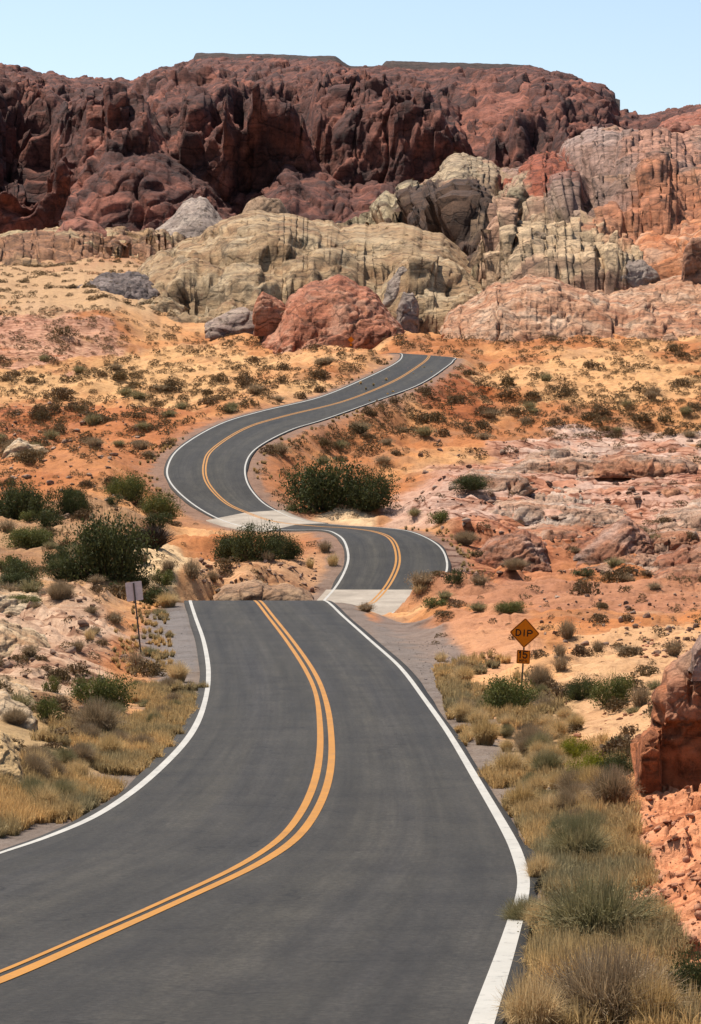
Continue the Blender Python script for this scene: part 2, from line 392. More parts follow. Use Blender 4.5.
# ------------------------------------------------------------ ground
cols = {
 -700: [(853, 37), (740, 62), (670, 90), (610, 126), (575, 150), (540, 175), (490, 217), (450, 255), (400, 330), (356, 430), (316, 540), (280, 680), (258, 820)],
 -200: [(800, 46), (720, 60), (670, 78), (620, 108), (590, 132), (550, 165), (490, 215), (450, 255), (400, 330), (356, 430), (316, 540), (280, 680), (258, 820)],
 -50: [(812, 42), (770, 48), (720, 58), (670, 77), (630, 101), (600, 124), (575, 145), (550, 166), (520, 190), (490, 215), (450, 255), (400, 330), (356, 430), (316, 540), (280, 680), (258, 820)],
 40: [(800, 43), (765, 48), (720, 60), (670, 80), (630, 102), (600, 127), (577, 146), (550, 168), (520, 191), (490, 216), (450, 256), (400, 332), (356, 430), (316, 540), (280, 680), (258, 820)],
 110: [(765, 50), (720, 62), (670, 83), (630, 106), (603, 127), (585, 142), (560, 162), (535, 180), (505, 204), (480, 223), (440, 268), (400, 330), (356, 430), (316, 540), (280, 680), (258, 820)],
 160: [(720, 65), (670, 87), (630, 112), (606, 130), (590, 146), (565, 165), (540, 185), (530, 200)],
 200: [(604, 133), (608, 141), (600, 150), (570, 168), (545, 188), (400, 330), (360, 430)],
 250: [(606, 142), (603, 150), (585, 160), (560, 176), (545, 190), (535, 200), (395, 332), (360, 430), (335, 530), (300, 680)],
 300: [(612, 145), (605, 153), (590, 161), (565, 176), (545, 188), (500, 232), (470, 252), (448, 266), (375, 365), (355, 440), (335, 540)],
 340: [(512, 222), (500, 232), (470, 258), (440, 285), (362, 385), (350, 450), (338, 530), (300, 680)],
 400: [(628, 128), (618, 140), (520, 217), (500, 235), (470, 265), (440, 295), (415, 320), (343, 480), (335, 540), (300, 680)],
 440: [(658, 92), (625, 114), (604, 134), (600, 148), (598, 160), (583, 176)],
 470: [(720, 67), (680, 80), (640, 103), (612, 125), (596, 145), (586, 162), (577, 178), (555, 188), (530, 207), (500, 235), (470, 268), (440, 300), (415, 330), (390, 370), (370, 420), (350, 480), (336, 540), (300, 680)],
 540: [(905, 30.5), (850, 37), (800, 45), (750, 56), (700, 71), (650, 94), (620, 115), (600, 134), (588, 152), (583, 168), (570, 182), (545, 200), (505, 238), (470, 272), (440, 306), (420, 335), (395, 368), (370, 415), (348, 475), (334, 540), (300, 680)],
 600: [(990, 22), (930, 27), (870, 33), (810, 42), (760, 52), (700, 69), (650, 92), (620, 113), (600, 132)],
 660: [(1100, 15), (985, 22), (930, 26.5), (870, 32), (820, 39), (790, 44), (740, 54), (690, 70), (650, 90), (620, 110), (600, 130), (588, 148), (582, 165), (570, 180), (540, 203), (500, 240), (470, 270), (440, 305), (415, 340), (390, 375), (370, 415), (348, 475), (333, 540), (300, 680)],
 760: [(985, 22), (900, 27), (850, 33), (810, 39), (740, 54), (680, 72), (640, 92), (610, 118), (590, 143), (582, 163), (540, 203), (490, 250), (440, 305), (390, 375), (350, 470), (333, 540), (300, 680)],
 1000: [(900, 27), (800, 41), (680, 72), (600, 128), (540, 200), (440, 305), (350, 470), (300, 680)],
 1500: [(900, 27), (800, 41), (680, 72), (600, 128), (540, 200), (440, 305), (350, 470), (300, 680)],
}
cp = []
for px, l in cols.items():
    for row, d in l: cp.append(((px-CX)/F, math.log(d), row))
for px in (-700, -200, 40, 200, 350, 500, 660, 1000, 1500):
    for row, d in ((272, 900), (252, 1200), (240, 1600), (232, 2200), (228, 3200)): cp.append(((px-CX)/F, math.log(d), row-(20 if px < 100 and d < 1000 else 0)))
for i in range(0, len(RS), 8):
    for j in (0, 1, 2):
        q = RS[i, j]; cp.append((q[0]/q[1], math.log(q[1]), YH-q[2]/q[1]*F))
cp = np.array(cp)
def AB(u, v): return np.stack([np.clip(u, -.5, .5)*7, v], -1)
A = AB(cp[:, 0], cp[:, 1]); n = len(A)
def ker(r2): return r2*np.log(r2+1e-12)*.5
D2 = ((A[:, None]-A[None])**2).sum(-1)
Kx = ker(D2)+np.eye(n)*2e-4
Pm = np.concatenate([np.ones((n, 1)), A], 1)
S = np.block([[Kx, Pm], [Pm.T, np.zeros((3, 3))]])
sol = np.linalg.lstsq(S, np.concatenate([cp[:, 2], np.zeros(3)]), rcond=None)[0]
def base_row(u, v):
    Q = AB(u, v); out = np.empty(len(Q))
    for s in range(0, len(Q), 40000):
        q = Q[s:s+40000]; d2 = ((q[:, None]-A[None])**2).sum(-1)
        out[s:s+40000] = ker(d2)@sol[:n]+sol[n]+q@sol[n+1:]
    return out
us = np.concatenate([np.linspace(-.75, -.2, 40)[:-1], np.linspace(-.2, -.15, 50)[:-1], np.linspace(-.15, .15, 720), np.linspace(.15, .2, 50)[1:], np.linspace(.2, .75, 40)[1:]])
vs = np.concatenate([np.linspace(math.log(7), math.log(20), 60)[:-1], np.linspace(math.log(20), math.log(560), 900), np.linspace(math.log(560), math.log(4000), 70)[1:]])
# coarse evaluation of the smooth base then bilinear refine
uc = np.concatenate([np.linspace(-.75, -.2, 12)[:-1], np.linspace(-.2, .2, 130), np.linspace(.2, .75, 12)[1:]]); vc = np.linspace(math.log(7), math.log(4000), 330)
Gc = base_row(np.tile(uc, len(vc)), np.repeat(vc, len(uc))).reshape(len(vc), len(uc))
Gt = np.stack([np.interp(us, uc, r) for r in Gc])
Gr = np.stack([np.interp(vs, vc, Gt[:, j]) for j in range(len(us))], 1)
U, Vv = np.meshgrid(us, vs); D = np.exp(Vv)
X = U*D; Z = (YH-Gr)/F*D
PX = U*F+CX; ROW0 = Gr.copy()
pts = np.stack([X.ravel(), D.ravel(), Z.ravel()], 1)
# distance to road
kd_pts = []; RSd = RS
for i in range(len(RS)):
    for c in np.linspace(-1, 1, 9):
        q = RS[i, 1]+(RS[i, 0]-RS[i, 1])*(-c) if c < 0 else RS[i, 1]+(RS[i, 2]-RS[i, 1])*c
        kd_pts.append(q)
    if i+1 < len(RS) and RS[i, 1, 1] > 100:
        for c in (-1, -.5, 0, .5, 1):
            A_ = (RS[i]+RS[i+1])/2; q = A_[1]+(A_[0]-A_[1])*(-c) if c < 0 else A_[1]+(A_[2]-A_[1])*c; kd_pts.append(q)
kd = kdtree.KDTree(len(kd_pts))
for i, q in enumerate(kd_pts): kd.insert((q[0], q[1], 0), i)
kd.balance(); KP = np.array(kd_pts)
dist = np.full(len(pts), 99.); rz = np.zeros(len(pts))
cand = np.nonzero((pts[:, 1] < 490) & (np.abs(pts[:, 0]) < 45))[0]
cand = cand[(pts[cand, 0] > -34) & (pts[cand, 0] < 22) | (pts[cand, 1] > 420)]
for i in cand:
    q, k, d = kd.find((pts[i, 0], pts[i, 1], 0)); dist[i] = d; rz[i] = q[2] if False else KP[k, 2]
def blob(px, row, rx, ry, jit=.35):
    """soft region on the ground, edges broken by noise"""
    q = ((PXf-px)/rx)**2+((RWf-row)/ry)**2
    return 1-sst(.7, 1.25, q+jit*bn)
PXf = PX.ravel(); RWf = ROW0.ravel(); Yf = pts[:, 1]
bn = fbm(np.stack([pts[:, 0]/6, pts[:, 1]/9, 0*Yf], 1), 4, 3)*1.3
rp = np.stack([pts[:, 0], pts[:, 1], 0*Yf], 1)
# relief
rocky = np.clip(np.maximum.reduce([blob(600, 505, 170, 68), blob(480, 560, 60, 26), blob(330, 585, 60, 20)*.0, blob(40, 650, 110, 60)*.8,
        blob(665, 860, 60, 110)*.8, blob(30, 425, 60, 20)*.7, blob(40, 345, 90, 30)*.8, blob(260, 583, 60, 14)*.6]), 0, 1)
farm = sst(300, 430, Yf)
rough = fbm(rp/2.2, 5, 5)*.16*np.clip(Yf/60, .35, 2.5) + fbm(rp/9, 3, 8)*.5*np.clip((Yf-60)/120, 0, 2.2)
hh = fbm(np.stack([rp[:, 0]/30, rp[:, 1]/34, 0*Yf], 1), 4, 41)*1.5+rp[:, 1]*.085+rp[:, 0]*.03+fbm(rp/7, 3, 44)*.12
sc_ = np.clip(Yf/90, .6, 2.2); hh = hh/sc_**.5
st1 = hh % 1; st2 = (hh*3.3+.3) % 1
slab = (sst(0, .07, st1)-st1)*.8+(sst(0, .14, st2)-st2)*.32
f1, f2, idv = cells(np.stack([rp[:, 0]/7+fbm(rp/9, 3, 31)*.6, rp[:, 1]/13, 0*Yf], 1), 4)
slab += (idv-.5)*.16-.2*(1-sst(0, .06, f2-f1))+billow(rp/6, 5, 36)*.12
rub = blob(672, 860, 80, 110, .2)*sst(60, 50, Yf)
fq = np.stack([rp[:, 0], rp[:, 1]*.7, 0*Yf], 1)
rough += rub*(facets(fq/1.5, 66)*.42+facets(fq/.5, 67)*.16+facets(fq/.2, 68)*.05)
lit = np.clip(blob(30, 660, 130, 70), 0, 1)*sst(60, 50, Yf*0+10)
rough += np.exp(-((pts[:, 0]-5.2)/5)**2-((pts[:, 1]-155)/6)**2)*facets(fq/1.3, 75)*.35
rough += sst(1.5, 5, dist)*sst(250, 180, Yf)*np.where(np.abs(PXf-350) < 600, facets(fq/3.4, 70)*.20+facets(fq/1.1, 71)*.09, 0)
rough += rocky*(1-rub)*slab*np.clip(Yf/120, .35, 1.3)*(1-.55*sst(235, 290, Yf))
bankw = sst(.3, 7, dist)
nearw = 1-sst(48, 62, Yf)
pts[:, 2] += rough*(sst(.5, 4.0, dist)*(1-nearw)+sst(.8, 2.0, dist)*nearw)
bank = 1.5*np.exp(-((pts[:, 0]-5.2)/2.6)**2-((pts[:, 1]-155)/3.6)**2)*sst(.7, 2.2, dist)
edge = np.where(dist < 90, 1-sst(.75, 5.5, dist)*(1-nearw)-sst(.6, 2.6, dist)*nearw, 0)
tz = rz-.09-np.clip(dist-.4, 0, 3)*.07
pts[:, 2] = pts[:, 2]*(1-edge)+tz*edge+bank+np.where(dist < 90, fbm(rp/.8, 3, 77)*.03*sst(.6, 1.5, dist), 0)
pts[dist < .62, 2] = np.minimum(pts[dist < .62, 2], rz[dist < .62]-.12)
# colours
def c_(*a): return np.array(a, float)
col = np.tile(c_(.59, .29, .135), (len(pts), 1))
def lay(mask, c): 
    global col
    col = col*(1-mask[:, None])+c_(*c)[None]*mask[:, None]
patch = fbm(np.stack([pts[:, 0]/14, pts[:, 1]/30, 0*Yf], 1), 5, 12)
lay(sst(-.2, .3, patch)*.8, (.46, .18, .08))
lay(sst(.1, .5, -patch)*.8, (.71, .41, .21))
dirt = fbm(rp/3.5, 5, 21)
lay(sst(.1, .6, dirt)*.4, (.33, .19, .11))
lay(blob(80, 445, 170, 42)*.65, (.45, .17, .075)); lay(blob(455, 395, 45, 28)*.9, (.36, .11, .045)); lay(blob(350, 425, 70, 26)*.7, (.48, .2, .09))
lay(blob(600, 385, 130, 26, .5)*.7, (.74, .45, .23)); lay(blob(110, 378, 200, 28, .5)*.6, (.72, .44, .22))
lay(blob(610, 500, 180, 62)*.92, (.58, .36, .27)); lay(blob(620, 455, 120, 24, .6)*.8, (.66, .48, .38)); lay(blob(480, 510, 110, 20, .7)*.7, (.60, .42, .33))
lay(blob(520, 556, 120, 24, .6)*.8, (.5, .22, .12)); lay(rocky*sst(.0, .4, fbm(rp/5, 4, 61))*.7*sst(165, 180, Yf), (.47, .2, .11))
lay(sst(.93, .5, slab*0+1)*0, (.1, .1, .1))
lay(blob(590, 598, 160, 17, .3)*.85, (.42, .2, .12)); lay(np.exp(-((pts[:, 0]-5.2)/4)**2-((pts[:, 1]-155)/6)**2)*.8, (.40, .19, .11)); lay(blob(480, 640, 60, 26)*.6, (.55, .29, .18))
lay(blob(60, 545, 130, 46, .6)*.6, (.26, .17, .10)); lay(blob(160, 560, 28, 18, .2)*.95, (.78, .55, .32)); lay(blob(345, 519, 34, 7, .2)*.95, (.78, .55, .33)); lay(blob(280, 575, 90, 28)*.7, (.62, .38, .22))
lay(blob(40, 640, 100, 55, .6)*.85, (.62, .44, .31)); lay(blob(30, 600, 100, 18)*.5, (.5, .3, .17)); lay(blob(10, 740, 50, 50)*.7, (.62, .42, .22))
lay(blob(640, 700, 90, 70, .5)*.7, (.66, .42, .24)); lay(blob(680, 880, 80, 110, .3)*.95, (.70, .33, .19))
lay(blob(20, 285, 230, 34, .6)*.75, (.44, .26, .15)); lay(blob(40, 340, 90, 30, .6)*.7, (.58, .34, .24)); lay(blob(60, 290, 130, 26, .6)*.7, (.55, .36, .2))
# gravel and straw litter on the shoulders
gv = fbm(rp/1.3, 4, 91)*.5
lay(np.where(dist < 90, 1-sst(1.2, 2.0, dist+gv), 0)*.9, (.17, .145, .125))
lay(blob(415, 655, 50, 42, .2)*np.where(dist < 90, 1-sst(3.2, 4.6, dist+gv), 0)*.9, (.20, .16, .135)); lay(blob(172, 640, 40, 40, .3)*np.where(dist < 90, 1-sst(2.4, 4.2, dist+gv), 0)*.9, (.19, .165, .15))
lay(np.clip(blob(80, 765, 150, 70)+blob(540, 860, 70, 170), 0, 1)*np.where(dist < 90, 1-sst(4., 7.5, dist+gv), 0)*.7*sst(.8, 1.4, dist), (.36, .25, .13))
lay(np.where(dist < 90, 1-sst(2.0, 4.0, dist+gv*2), 0)*.5*sst(150, 200, Yf), (.33, .17, .10))
cola = col.copy()
zg = pts[:, 2].reshape(D.shape)
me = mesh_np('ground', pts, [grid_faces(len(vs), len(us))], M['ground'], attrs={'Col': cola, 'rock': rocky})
tag(link('ground', me), kind='structure')
ROWG = YH-zg/D*F
distG = dist.reshape(D.shape)
def ground_at(px, row):
    j = int(np.argmin(np.abs(us-(px-CX)/F)))
    r = ROWG[:, j]; k = np.nonzero((r <= row) & (vs > math.log(9)))[0]
    k = k[0] if len(k) else 0
    d = D[k, j]
    return np.array([(px-CX)/F*d, d, zg[k, j]]), distG[k, j]
def ground_z(x, y):
    j = int(np.argmin(np.abs(us-x/y))); k = int(np.argmin(np.abs(vs-math.log(y)))); return zg[k, j]

# ------------------------------------------------------------ rock formations
def formation(name, top, base, d0, dt, d1, mat, disp, p=.8, step=1.3, nt=None, jag=1.0, sink=10, seed=0, warp=.45, lean=0.3, dents=(), bumps=(), paint=None, ys=.6):
    """closed ridge of rock: base (front foot) and top given along its length, displaced by layered boulder noise.
       disp: list of (size_px, amp, mode)"""
    top = np.array(top, float); base = np.array(base, float)
    x0, x1 = top[0, 0], top[-1, 0]; nx = max(30, int((x1-x0)/step)); px = np.linspace(x0, x1, nx)
    tr = np.interp(px, top[:, 0], top[:, 1]); br = np.interp(px, base[:, 0], base[:, 1])
    tr = tr + (fbm(np.stack([px/17, px*0, px*0+seed], 1), 4, seed)*4*jag)*np.clip((br-tr)/25, 0, 1)
    hpx = (br-tr).max()
    nt = nt or int(hpx*1.5/step*1.3)+30
    th = np.linspace(0, math.pi, nt)**1.0
    m_pp = dt/F                                      # metres per px
    s = np.sin(th)[:, None]; c = np.cos(th)[:, None]
    dep = np.where(th[:, None] < math.pi/2, d0+(dt-d0)*(1-c), dt+(d1-dt)*(-c))
    # ends narrow towards the ridge line
    endf = np.clip((br-tr)/max(6., .35*hpx), .05, 1)**.6
    dmid = d0+(dt-d0)*.6
    dep = dmid+(dep-dmid)*endf[None, :]
    zb = (YH-br)/F*d0-sink*m_pp; zt = (YH-tr)/F*dt
    zt = np.maximum(zt, zb+.2)
    rb = YH-zb/d0*F
    rowf = rb[None]+(tr-rb)[None]*(s**p)
    Zf = (YH-rowf)/F*dep
    zt2 = (YH-tr)/F*dep[np.argmax(np.sin(th))]
    Zr = np.where(th[:, None] < math.pi/2, Zf, zb[None]+(zt2-zb)[None]*(s**p))
    Xr = (px-CX)[None]/F*dep
    V = np.stack([Xr, dep+0*Xr, Zr], -1)
    du = np.gradient(V, axis=1); dv = np.gradient(V, axis=0); nrm = np.cross(du, dv)
    nrm /= np.linalg.norm(nrm, axis=-1, keepdims=True)+1e-9
    nrm *= np.sign(-(nrm[nt//4, nx//2, 1])) if nrm[nt//4, nx//2, 1] != 0 else 1
    Q = V.reshape(-1, 3)/m_pp; nr = nrm.reshape(-1, 3); off = np.zeros(len(Q))
    Qw = Q*np.array([1, ys, 1])/60; wv = np.stack([fbm(Qw, 3, seed+1), fbm(Qw, 3, seed+2), fbm(Qw, 3, seed+3)], 1)
    ca, sa = math.cos(lean), math.sin(lean)
    Qr = np.stack([Q[:, 0]*ca+Q[:, 2]*sa, Q[:, 1]*ys, -Q[:, 0]*sa+Q[:, 2]*ca], 1)
    for k, (sz, amp, mode) in enumerate(disp):
        q = Qr/sz+wv*warp+k*7.1
        if mode in 'bk': h = facets(q*np.array([.85, .9, 1.1]), seed+k)
        elif mode in 'ld': h = facets(q*np.array([1.25, .8, .55]), seed+k)
        elif mode == 's':                            # ledges of bedding
            hgt = q[:, 2]*1.0+fbm(Qr/sz/3, 3, seed+k)*.9; t = hgt % 1; h = (sst(0, .18, t)*(1-t*.8))-.4
        elif mode == 'w': h = billow(q*np.array([1, .8, .8]), 6, seed+k)
        else: h = fbm(q, 5, seed+k)
        off += h*amp*m_pp*np.repeat(1-(.9 if sz > 20 else .45)*sst(.55 if sz > 20 else .85, 1., s[:, 0]), nx)
    pass
    for (bx, bz, rx, rz_, am) in bumps:
        pp_ = V.reshape(-1, 3); qx = (pp_[:, 0]/pp_[:, 1]*F+CX-bx)/rx; qz = (YH-pp_[:, 2]/pp_[:, 1]*F-bz)/rz_
        off = off+am*m_pp*np.sqrt(np.clip(1-(qx*qx+qz*qz), 0, 1))*(np.repeat(th, nx) < math.pi/2)
    for (dx, dz, rx, rz_, dp) in dents:
        pp_ = V.reshape(-1, 3); qx = (pp_[:, 0]/pp_[:, 1]*F+CX-dx)/rx; qz = (YH-pp_[:, 2]/pp_[:, 1]*F-dz)/rz_
        off -= dp*m_pp*(1-sst(.6, 1.15, np.hypot(qx, qz)+.2*vnoise(Q/12, 3)))*(np.repeat(th, nx) < math.pi/2)
    off = off*np.repeat(np.where(th < math.pi/2, .25+.75*sst(0, .3, np.sin(th)), 1), nx)
    at = None
    if paint:
        pp_ = V.reshape(-1, 3); at = {'Col': paint(pp_[:, 0]/pp_[:, 1]*F+CX+wv[:, 0]*14, YH-pp_[:, 2]/pp_[:, 1]*F+wv[:, 1]*10, Q)}
    V = (V.reshape(-1, 3)+nr*off[:, None])
    me = mesh_np(name, V, [grid_faces(nt, nx)], mat, attrs=at)
    fr = V.reshape(nt, nx, 3)[3:nt//2-2, 2:-2]
    gz = np.gradient(fr[..., 2], axis=0)/(np.abs(np.gradient(fr[..., 1], axis=0))+1e-6)
    if dt < 1300 and dt > 300:
        n_ = int((x1-x0)*hpx/95); ii = rng.integers(0, fr.shape[0], n_*4); jj = rng.integers(0, fr.shape[1], n_*4)
        ok = (np.abs(gz[ii, jj]) < 1.1)
        for a_, b__ in list(zip(ii[ok], jj[ok]))[:n_]: ROCKSHRUBS.append((fr[a_, b__], rng.uniform(.9, 2.1)*m_pp))
    return link(name, me)
ROCKSHRUBS = []

def rm(name, cols, dpt, sizepx=10, **k): return rockmat(name, cols, sizepx*dpt/F, **k)
RED = [(.07, .034, .028), (.16, .066, .049), (.36, .145, .10)]
Mred = rm('red_cliff_rock', RED, 2000, 12, varnish=.9, vcol=(.045, .028, .024), tilt=-.4)  # dark varnish and scrub patches, plus crevice shade put into the colour
Mcap = rm('mesa_rock', [(.05, .028, .02), (.065, .038, .027), (.09, .05, .036)], 2300, 8, varnish=.3)
o = formation('mesa', [(150, 75), (192, 60), (196, 53), (335, 56), (350, 66), (380, 67), (386, 61), (530, 65), (546, 71), (620, 100)], [(150, 160), (620, 160)], 2150, 2300, 2700, Mcap, [(8, 1, 'f')], p=.25, jag=.12, sink=0)
tag(o, kind='structure')
o = formation('mountain', [(-420, 95), (-150, 78), (-30, 66), (0, 67), (18, 69), (34, 75), (42, 79), (50, 74), (72, 78), (92, 78), (110, 80), (130, 80), (150, 71), (175, 63), (196, 57), (335, 59), (352, 66), (385, 66), (420, 69), (480, 70), (535, 68), (560, 74), (585, 82), (603, 88), (611, 94), (618, 110), (632, 115), (660, 114), (690, 108), (720, 98), (860, 92), (1150, 110)],
    [(-420, 236), (1150, 236)], 1480, 2120, 2600, Mred,
    [(150, 34, 'f'), (80, 18, 'd'), (36, 11, 'l'), (18, 7, 'b'), (9, 3.6, 'k'), (5, .9, 'w')], p=.62, step=1.25, nt=400, jag=.3, seed=3, ys=.3, lean=-1.05, dents=[(20, 150, 40, 60, 40), (240, 130, 14, 50, 26), (290, 110, 30, 30, 22), (505, 150, 10, 40, 14)], bumps=[(110, 170, 60, 60, 30), (400, 160, 70, 60, 26), (210, 160, 30, 50, 22), (350, 120, 40, 40, 20)])
tag(o, kind='structure')
# buttresses in front of the mountain, darker and redder
def thing(o, label, cat, group=None): return tag(o, label, cat, group)
o = formation('rock_buttress', [(60, 225), (80, 150), (110, 118), (150, 112), (175, 140), (215, 175), (250, 215), (262, 228)], [(60, 235), (262, 235)], 1380, 1620, 1800, Mred, [(60, 14, 'd'), (24, 7, 'b'), (9, 1.6, 'k')], p=1.2, seed=11, lean=-.4)
thing(o, 'dark red rounded buttress of cliff below the left part of the mountain skyline', 'rock formation')
o = formation('rock_buttress', [(245, 230), (262, 180), (285, 150), (312, 158), (350, 175), (400, 170), (430, 190), (450, 235)], [(245, 236), (450, 236)], 1350, 1600, 1800, Mred, [(60, 13, 'd'), (20, 6, 'b'), (9, 1.6, 'k')], p=1.3, seed=14, lean=.6)
thing(o, 'red knobbly buttress in the middle of the mountain foot, behind the cream dome', 'rock formation')
o = formation('rock_buttress', [(380, 215), (400, 160), (430, 120), (470, 95), (520, 84), (575, 92), (600, 110), (640, 150), (700, 190)], [(380, 236), (700, 236)], 1500, 1850, 2000, rm('red_smooth_rock', [(.2, .075, .05), (.31, .12, .08), (.4, .17, .12)], 1800, 12, varnish=.5, tilt=.4), [(110, 22, 'd'), (40, 7, 'l'), (16, 3, 'b'), (7, 1, 'k')], p=1.2, seed=17, lean=.9)
thing(o, 'broad smooth red slope below the right end of the flat mesa', 'rock formation')
Mgrey = rm('grey_white_rock', [(.26, .19, .15), (.40, .31, .25), (.54, .43, .34)], 1300, 10, varnish=.3)
o = formation('rock_hill', [(155, 230), (175, 212), (188, 200), (200, 193), (212, 202), (222, 218), (232, 230)], [(155, 232), (232, 232)], 1150, 1250, 1350, Mgrey, [(22, 5, 'l'), (9, 2.5, 'b')], p=1.1, seed=21)
thing(o, 'small pale grey pointed hill at the foot of the dark red mountain', 'rock hill')
# mauve and pink jumble at right
Mpink = rm('mauve_rock', [(.26, .11, .07), (.42, .22, .14), (.56, .35, .24)], 1100, 12, varnish=.5, vcol=(.08, .05, .045), tilt=.5)
Mred2 = rm('red_boulder_rock', [(.26, .09, .06), (.38, .15, .1), (.46, .22, .16)], 1000, 14, varnish=.45)
o = formation('rock_hill', [(600, 165), (640, 138), (662, 122), (690, 112), (720, 104), (800, 120), (860, 200)], [(600, 180), (860, 200)], 1250, 1400, 1500, Mred2, [(26, 10, 'b'), (10, 4, 'k')], seed=27)
thing(o, 'red knobby hilltop on the skyline at the right edge', 'rock hill')
for k, (x0, x1, t, b_, d, lab) in enumerate([(519, 582, 160, 226, 1080, 'big red square shouldered boulder block with a dark split in the mauve hillside'),
        (628, 682, 152, 200, 1050, 'rounded red boulder in the mauve hillside near the right edge'),
        (664, 700, 122, 152, 1120, 'small red boulder high on the right hillside under the skyline knob'),
        (585, 640, 128, 172, 1100, 'pale pink slabby boulder below the notch in the skyline')]):
    m_ = Mred2 if k != 3 else Mpink; w_ = x1-x0
    o = formation('boulder', [(x0, b_), (x0+.1*w_, t+.35*(b_-t)), (x0+.3*w_, t), (x0+.7*w_, t+2), (x0+.93*w_, t+.4*(b_-t)), (x1, b_)], [(x0, b_+2), (x1, b_+2)], d-30, d-12, d+25, m_, [(28, 6, 'k'), (14, 3, 'k'), (8, 1.5, 'w')], seed=30+k, p=.5, sink=22)
    thing(o, lab, 'boulder')
def reg(px, rw, cx, cy, rx, ry, nz): return 1-sst(.75, 1.2, ((px-cx)/rx)**2+((rw-cy)/ry)**2+nz*.45)
def paint_hills(px, rw, Q):
    nz = fbm(Q/26, 4, 201); nz2 = fbm(Q/9, 4, 203)
    col = np.tile(np.array([.44, .26, .17]), (len(px), 1))
    for cx, cy, rx, ry, c, a_ in (
        (-100, 262, 330, 50, (.50, .31, .17), 1), (60, 250, 120, 22, (.36, .15, .09), .6), (20, 235, 90, 12, (.62, .48, .28), .7), (-200, 250, 120, 40, (.4, .2, .12), .7),
        (300, 275, 190, 62, (.66, .46, .28), 1), (400, 215, 60, 26, (.56, .46, .29), .8), (565, 275, 110, 42, (.68, .48, .30), 1),
        (620, 165, 130, 42, (.40, .25, .19), 1), (800, 170, 120, 50, (.44, .26, .19), .8), (600, 135, 70, 26, (.50, .36, .30), .6), (660, 150, 42, 32, (.55, .29, .20), .9),
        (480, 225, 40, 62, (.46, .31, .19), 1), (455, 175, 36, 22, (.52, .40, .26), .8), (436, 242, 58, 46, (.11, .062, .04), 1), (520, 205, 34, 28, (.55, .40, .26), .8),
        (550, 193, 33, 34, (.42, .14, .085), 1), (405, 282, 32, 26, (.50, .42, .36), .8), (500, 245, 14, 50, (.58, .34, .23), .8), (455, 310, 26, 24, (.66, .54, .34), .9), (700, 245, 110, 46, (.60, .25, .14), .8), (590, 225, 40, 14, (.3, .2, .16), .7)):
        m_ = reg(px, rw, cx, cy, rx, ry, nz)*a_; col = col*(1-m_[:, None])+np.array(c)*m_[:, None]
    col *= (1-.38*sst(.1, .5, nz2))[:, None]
    return col
Mhill = rm('hillside_rock', [(.4, .3, .2)]*3, 800, 12, varnish=.55, vcol=(.09, .055, .04), attr=True, strata=.7, tilt=.5, bstr=.8)
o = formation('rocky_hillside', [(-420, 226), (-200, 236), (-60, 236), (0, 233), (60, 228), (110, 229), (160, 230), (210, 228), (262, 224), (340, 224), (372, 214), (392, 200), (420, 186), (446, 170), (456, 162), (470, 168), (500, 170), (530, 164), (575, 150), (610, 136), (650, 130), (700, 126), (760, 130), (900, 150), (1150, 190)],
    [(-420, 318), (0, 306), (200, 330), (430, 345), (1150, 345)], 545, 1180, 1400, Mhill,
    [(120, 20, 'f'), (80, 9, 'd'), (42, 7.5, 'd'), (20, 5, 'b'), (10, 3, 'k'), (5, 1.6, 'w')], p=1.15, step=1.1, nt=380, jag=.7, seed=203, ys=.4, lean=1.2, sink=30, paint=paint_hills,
    bumps=[(436, 250, 62, 62, 12), (470, 205, 34, 55, 12), (550, 200, 36, 40, 22), (655, 172, 40, 34, 18), (620, 225, 60, 30, 14), (560, 285, 100, 34, 16), (600, 150, 40, 22, 12), (410, 212, 40, 22, 12), (60, 262, 90, 24, 10), (700, 215, 60, 40, 18), (506, 245, 16, 60, 14)],
    dents=[(500, 215, 8, 40, 10), (590, 195, 9, 34, 12), (555, 195, 3, 30, 14), (398, 230, 10, 44, 10), (350, 235, 40, 8, 6), (300, 278, 190, 66, 75)])
tag(o, kind='structure')
# tan left ridge
Mtan = rm('tan_red_rock', [(.30, .13, .075), (.48, .29, .16), (.60, .42, .25)], 850, 12, varnish=.75, vcol=(.13, .06, .045))
o = formation('boulder', [(56, 231), (64, 222), (80, 218), (96, 222), (106, 231)], [(56, 234), (106, 234)], 930, 945, 965, Mred2, [(16, 2, 'b'), (6, .8, 'b')], seed=43, sink=12)
thing(o, 'low orange red boulder on top of the tan left ridge', 'boulder')
Mcream = rm('cream_sandstone', [(.38, .22, .12), (.52, .35, .20), (.62, .46, .29)], 700, 16, varnish=.75, vcol=(.24, .12, .07), strata=.8, tilt=.5, crack=.8, bstr=.9)
o = formation('sandstone_dome', [(130, 275), (160, 250), (200, 232), (235, 224), (262, 216), (300, 222), (345, 226), (390, 226), (440, 232), (480, 262), (500, 300)], [(130, 290), (180, 306), (215, 322), (300, 330), (400, 332), (500, 325)], 560, 740, 860, Mcream, [(150, 30, 'f'), (70, 12, 'f'), (30, 2.6, 's'), (11, 1.3, 's'), (28, 2.0, 'w')], seed=45, p=.95, sink=45, dents=[(235, 258, 80, 5, 8), (330, 246, 70, 5, 7), (196, 292, 26, 20, 16), (285, 292, 30, 9, 9), (400, 262, 50, 6, 9), (215, 238, 40, 4, 6)], bumps=[(262, 236, 60, 22, 9), (180, 268, 40, 18, 8), (330, 270, 40, 20, 8), (420, 280, 40, 24, 10)], ys=.3, lean=.35, step=1.15)
thing(o, 'large smooth cream and yellow sandstone dome left of centre', 'sandstone dome')
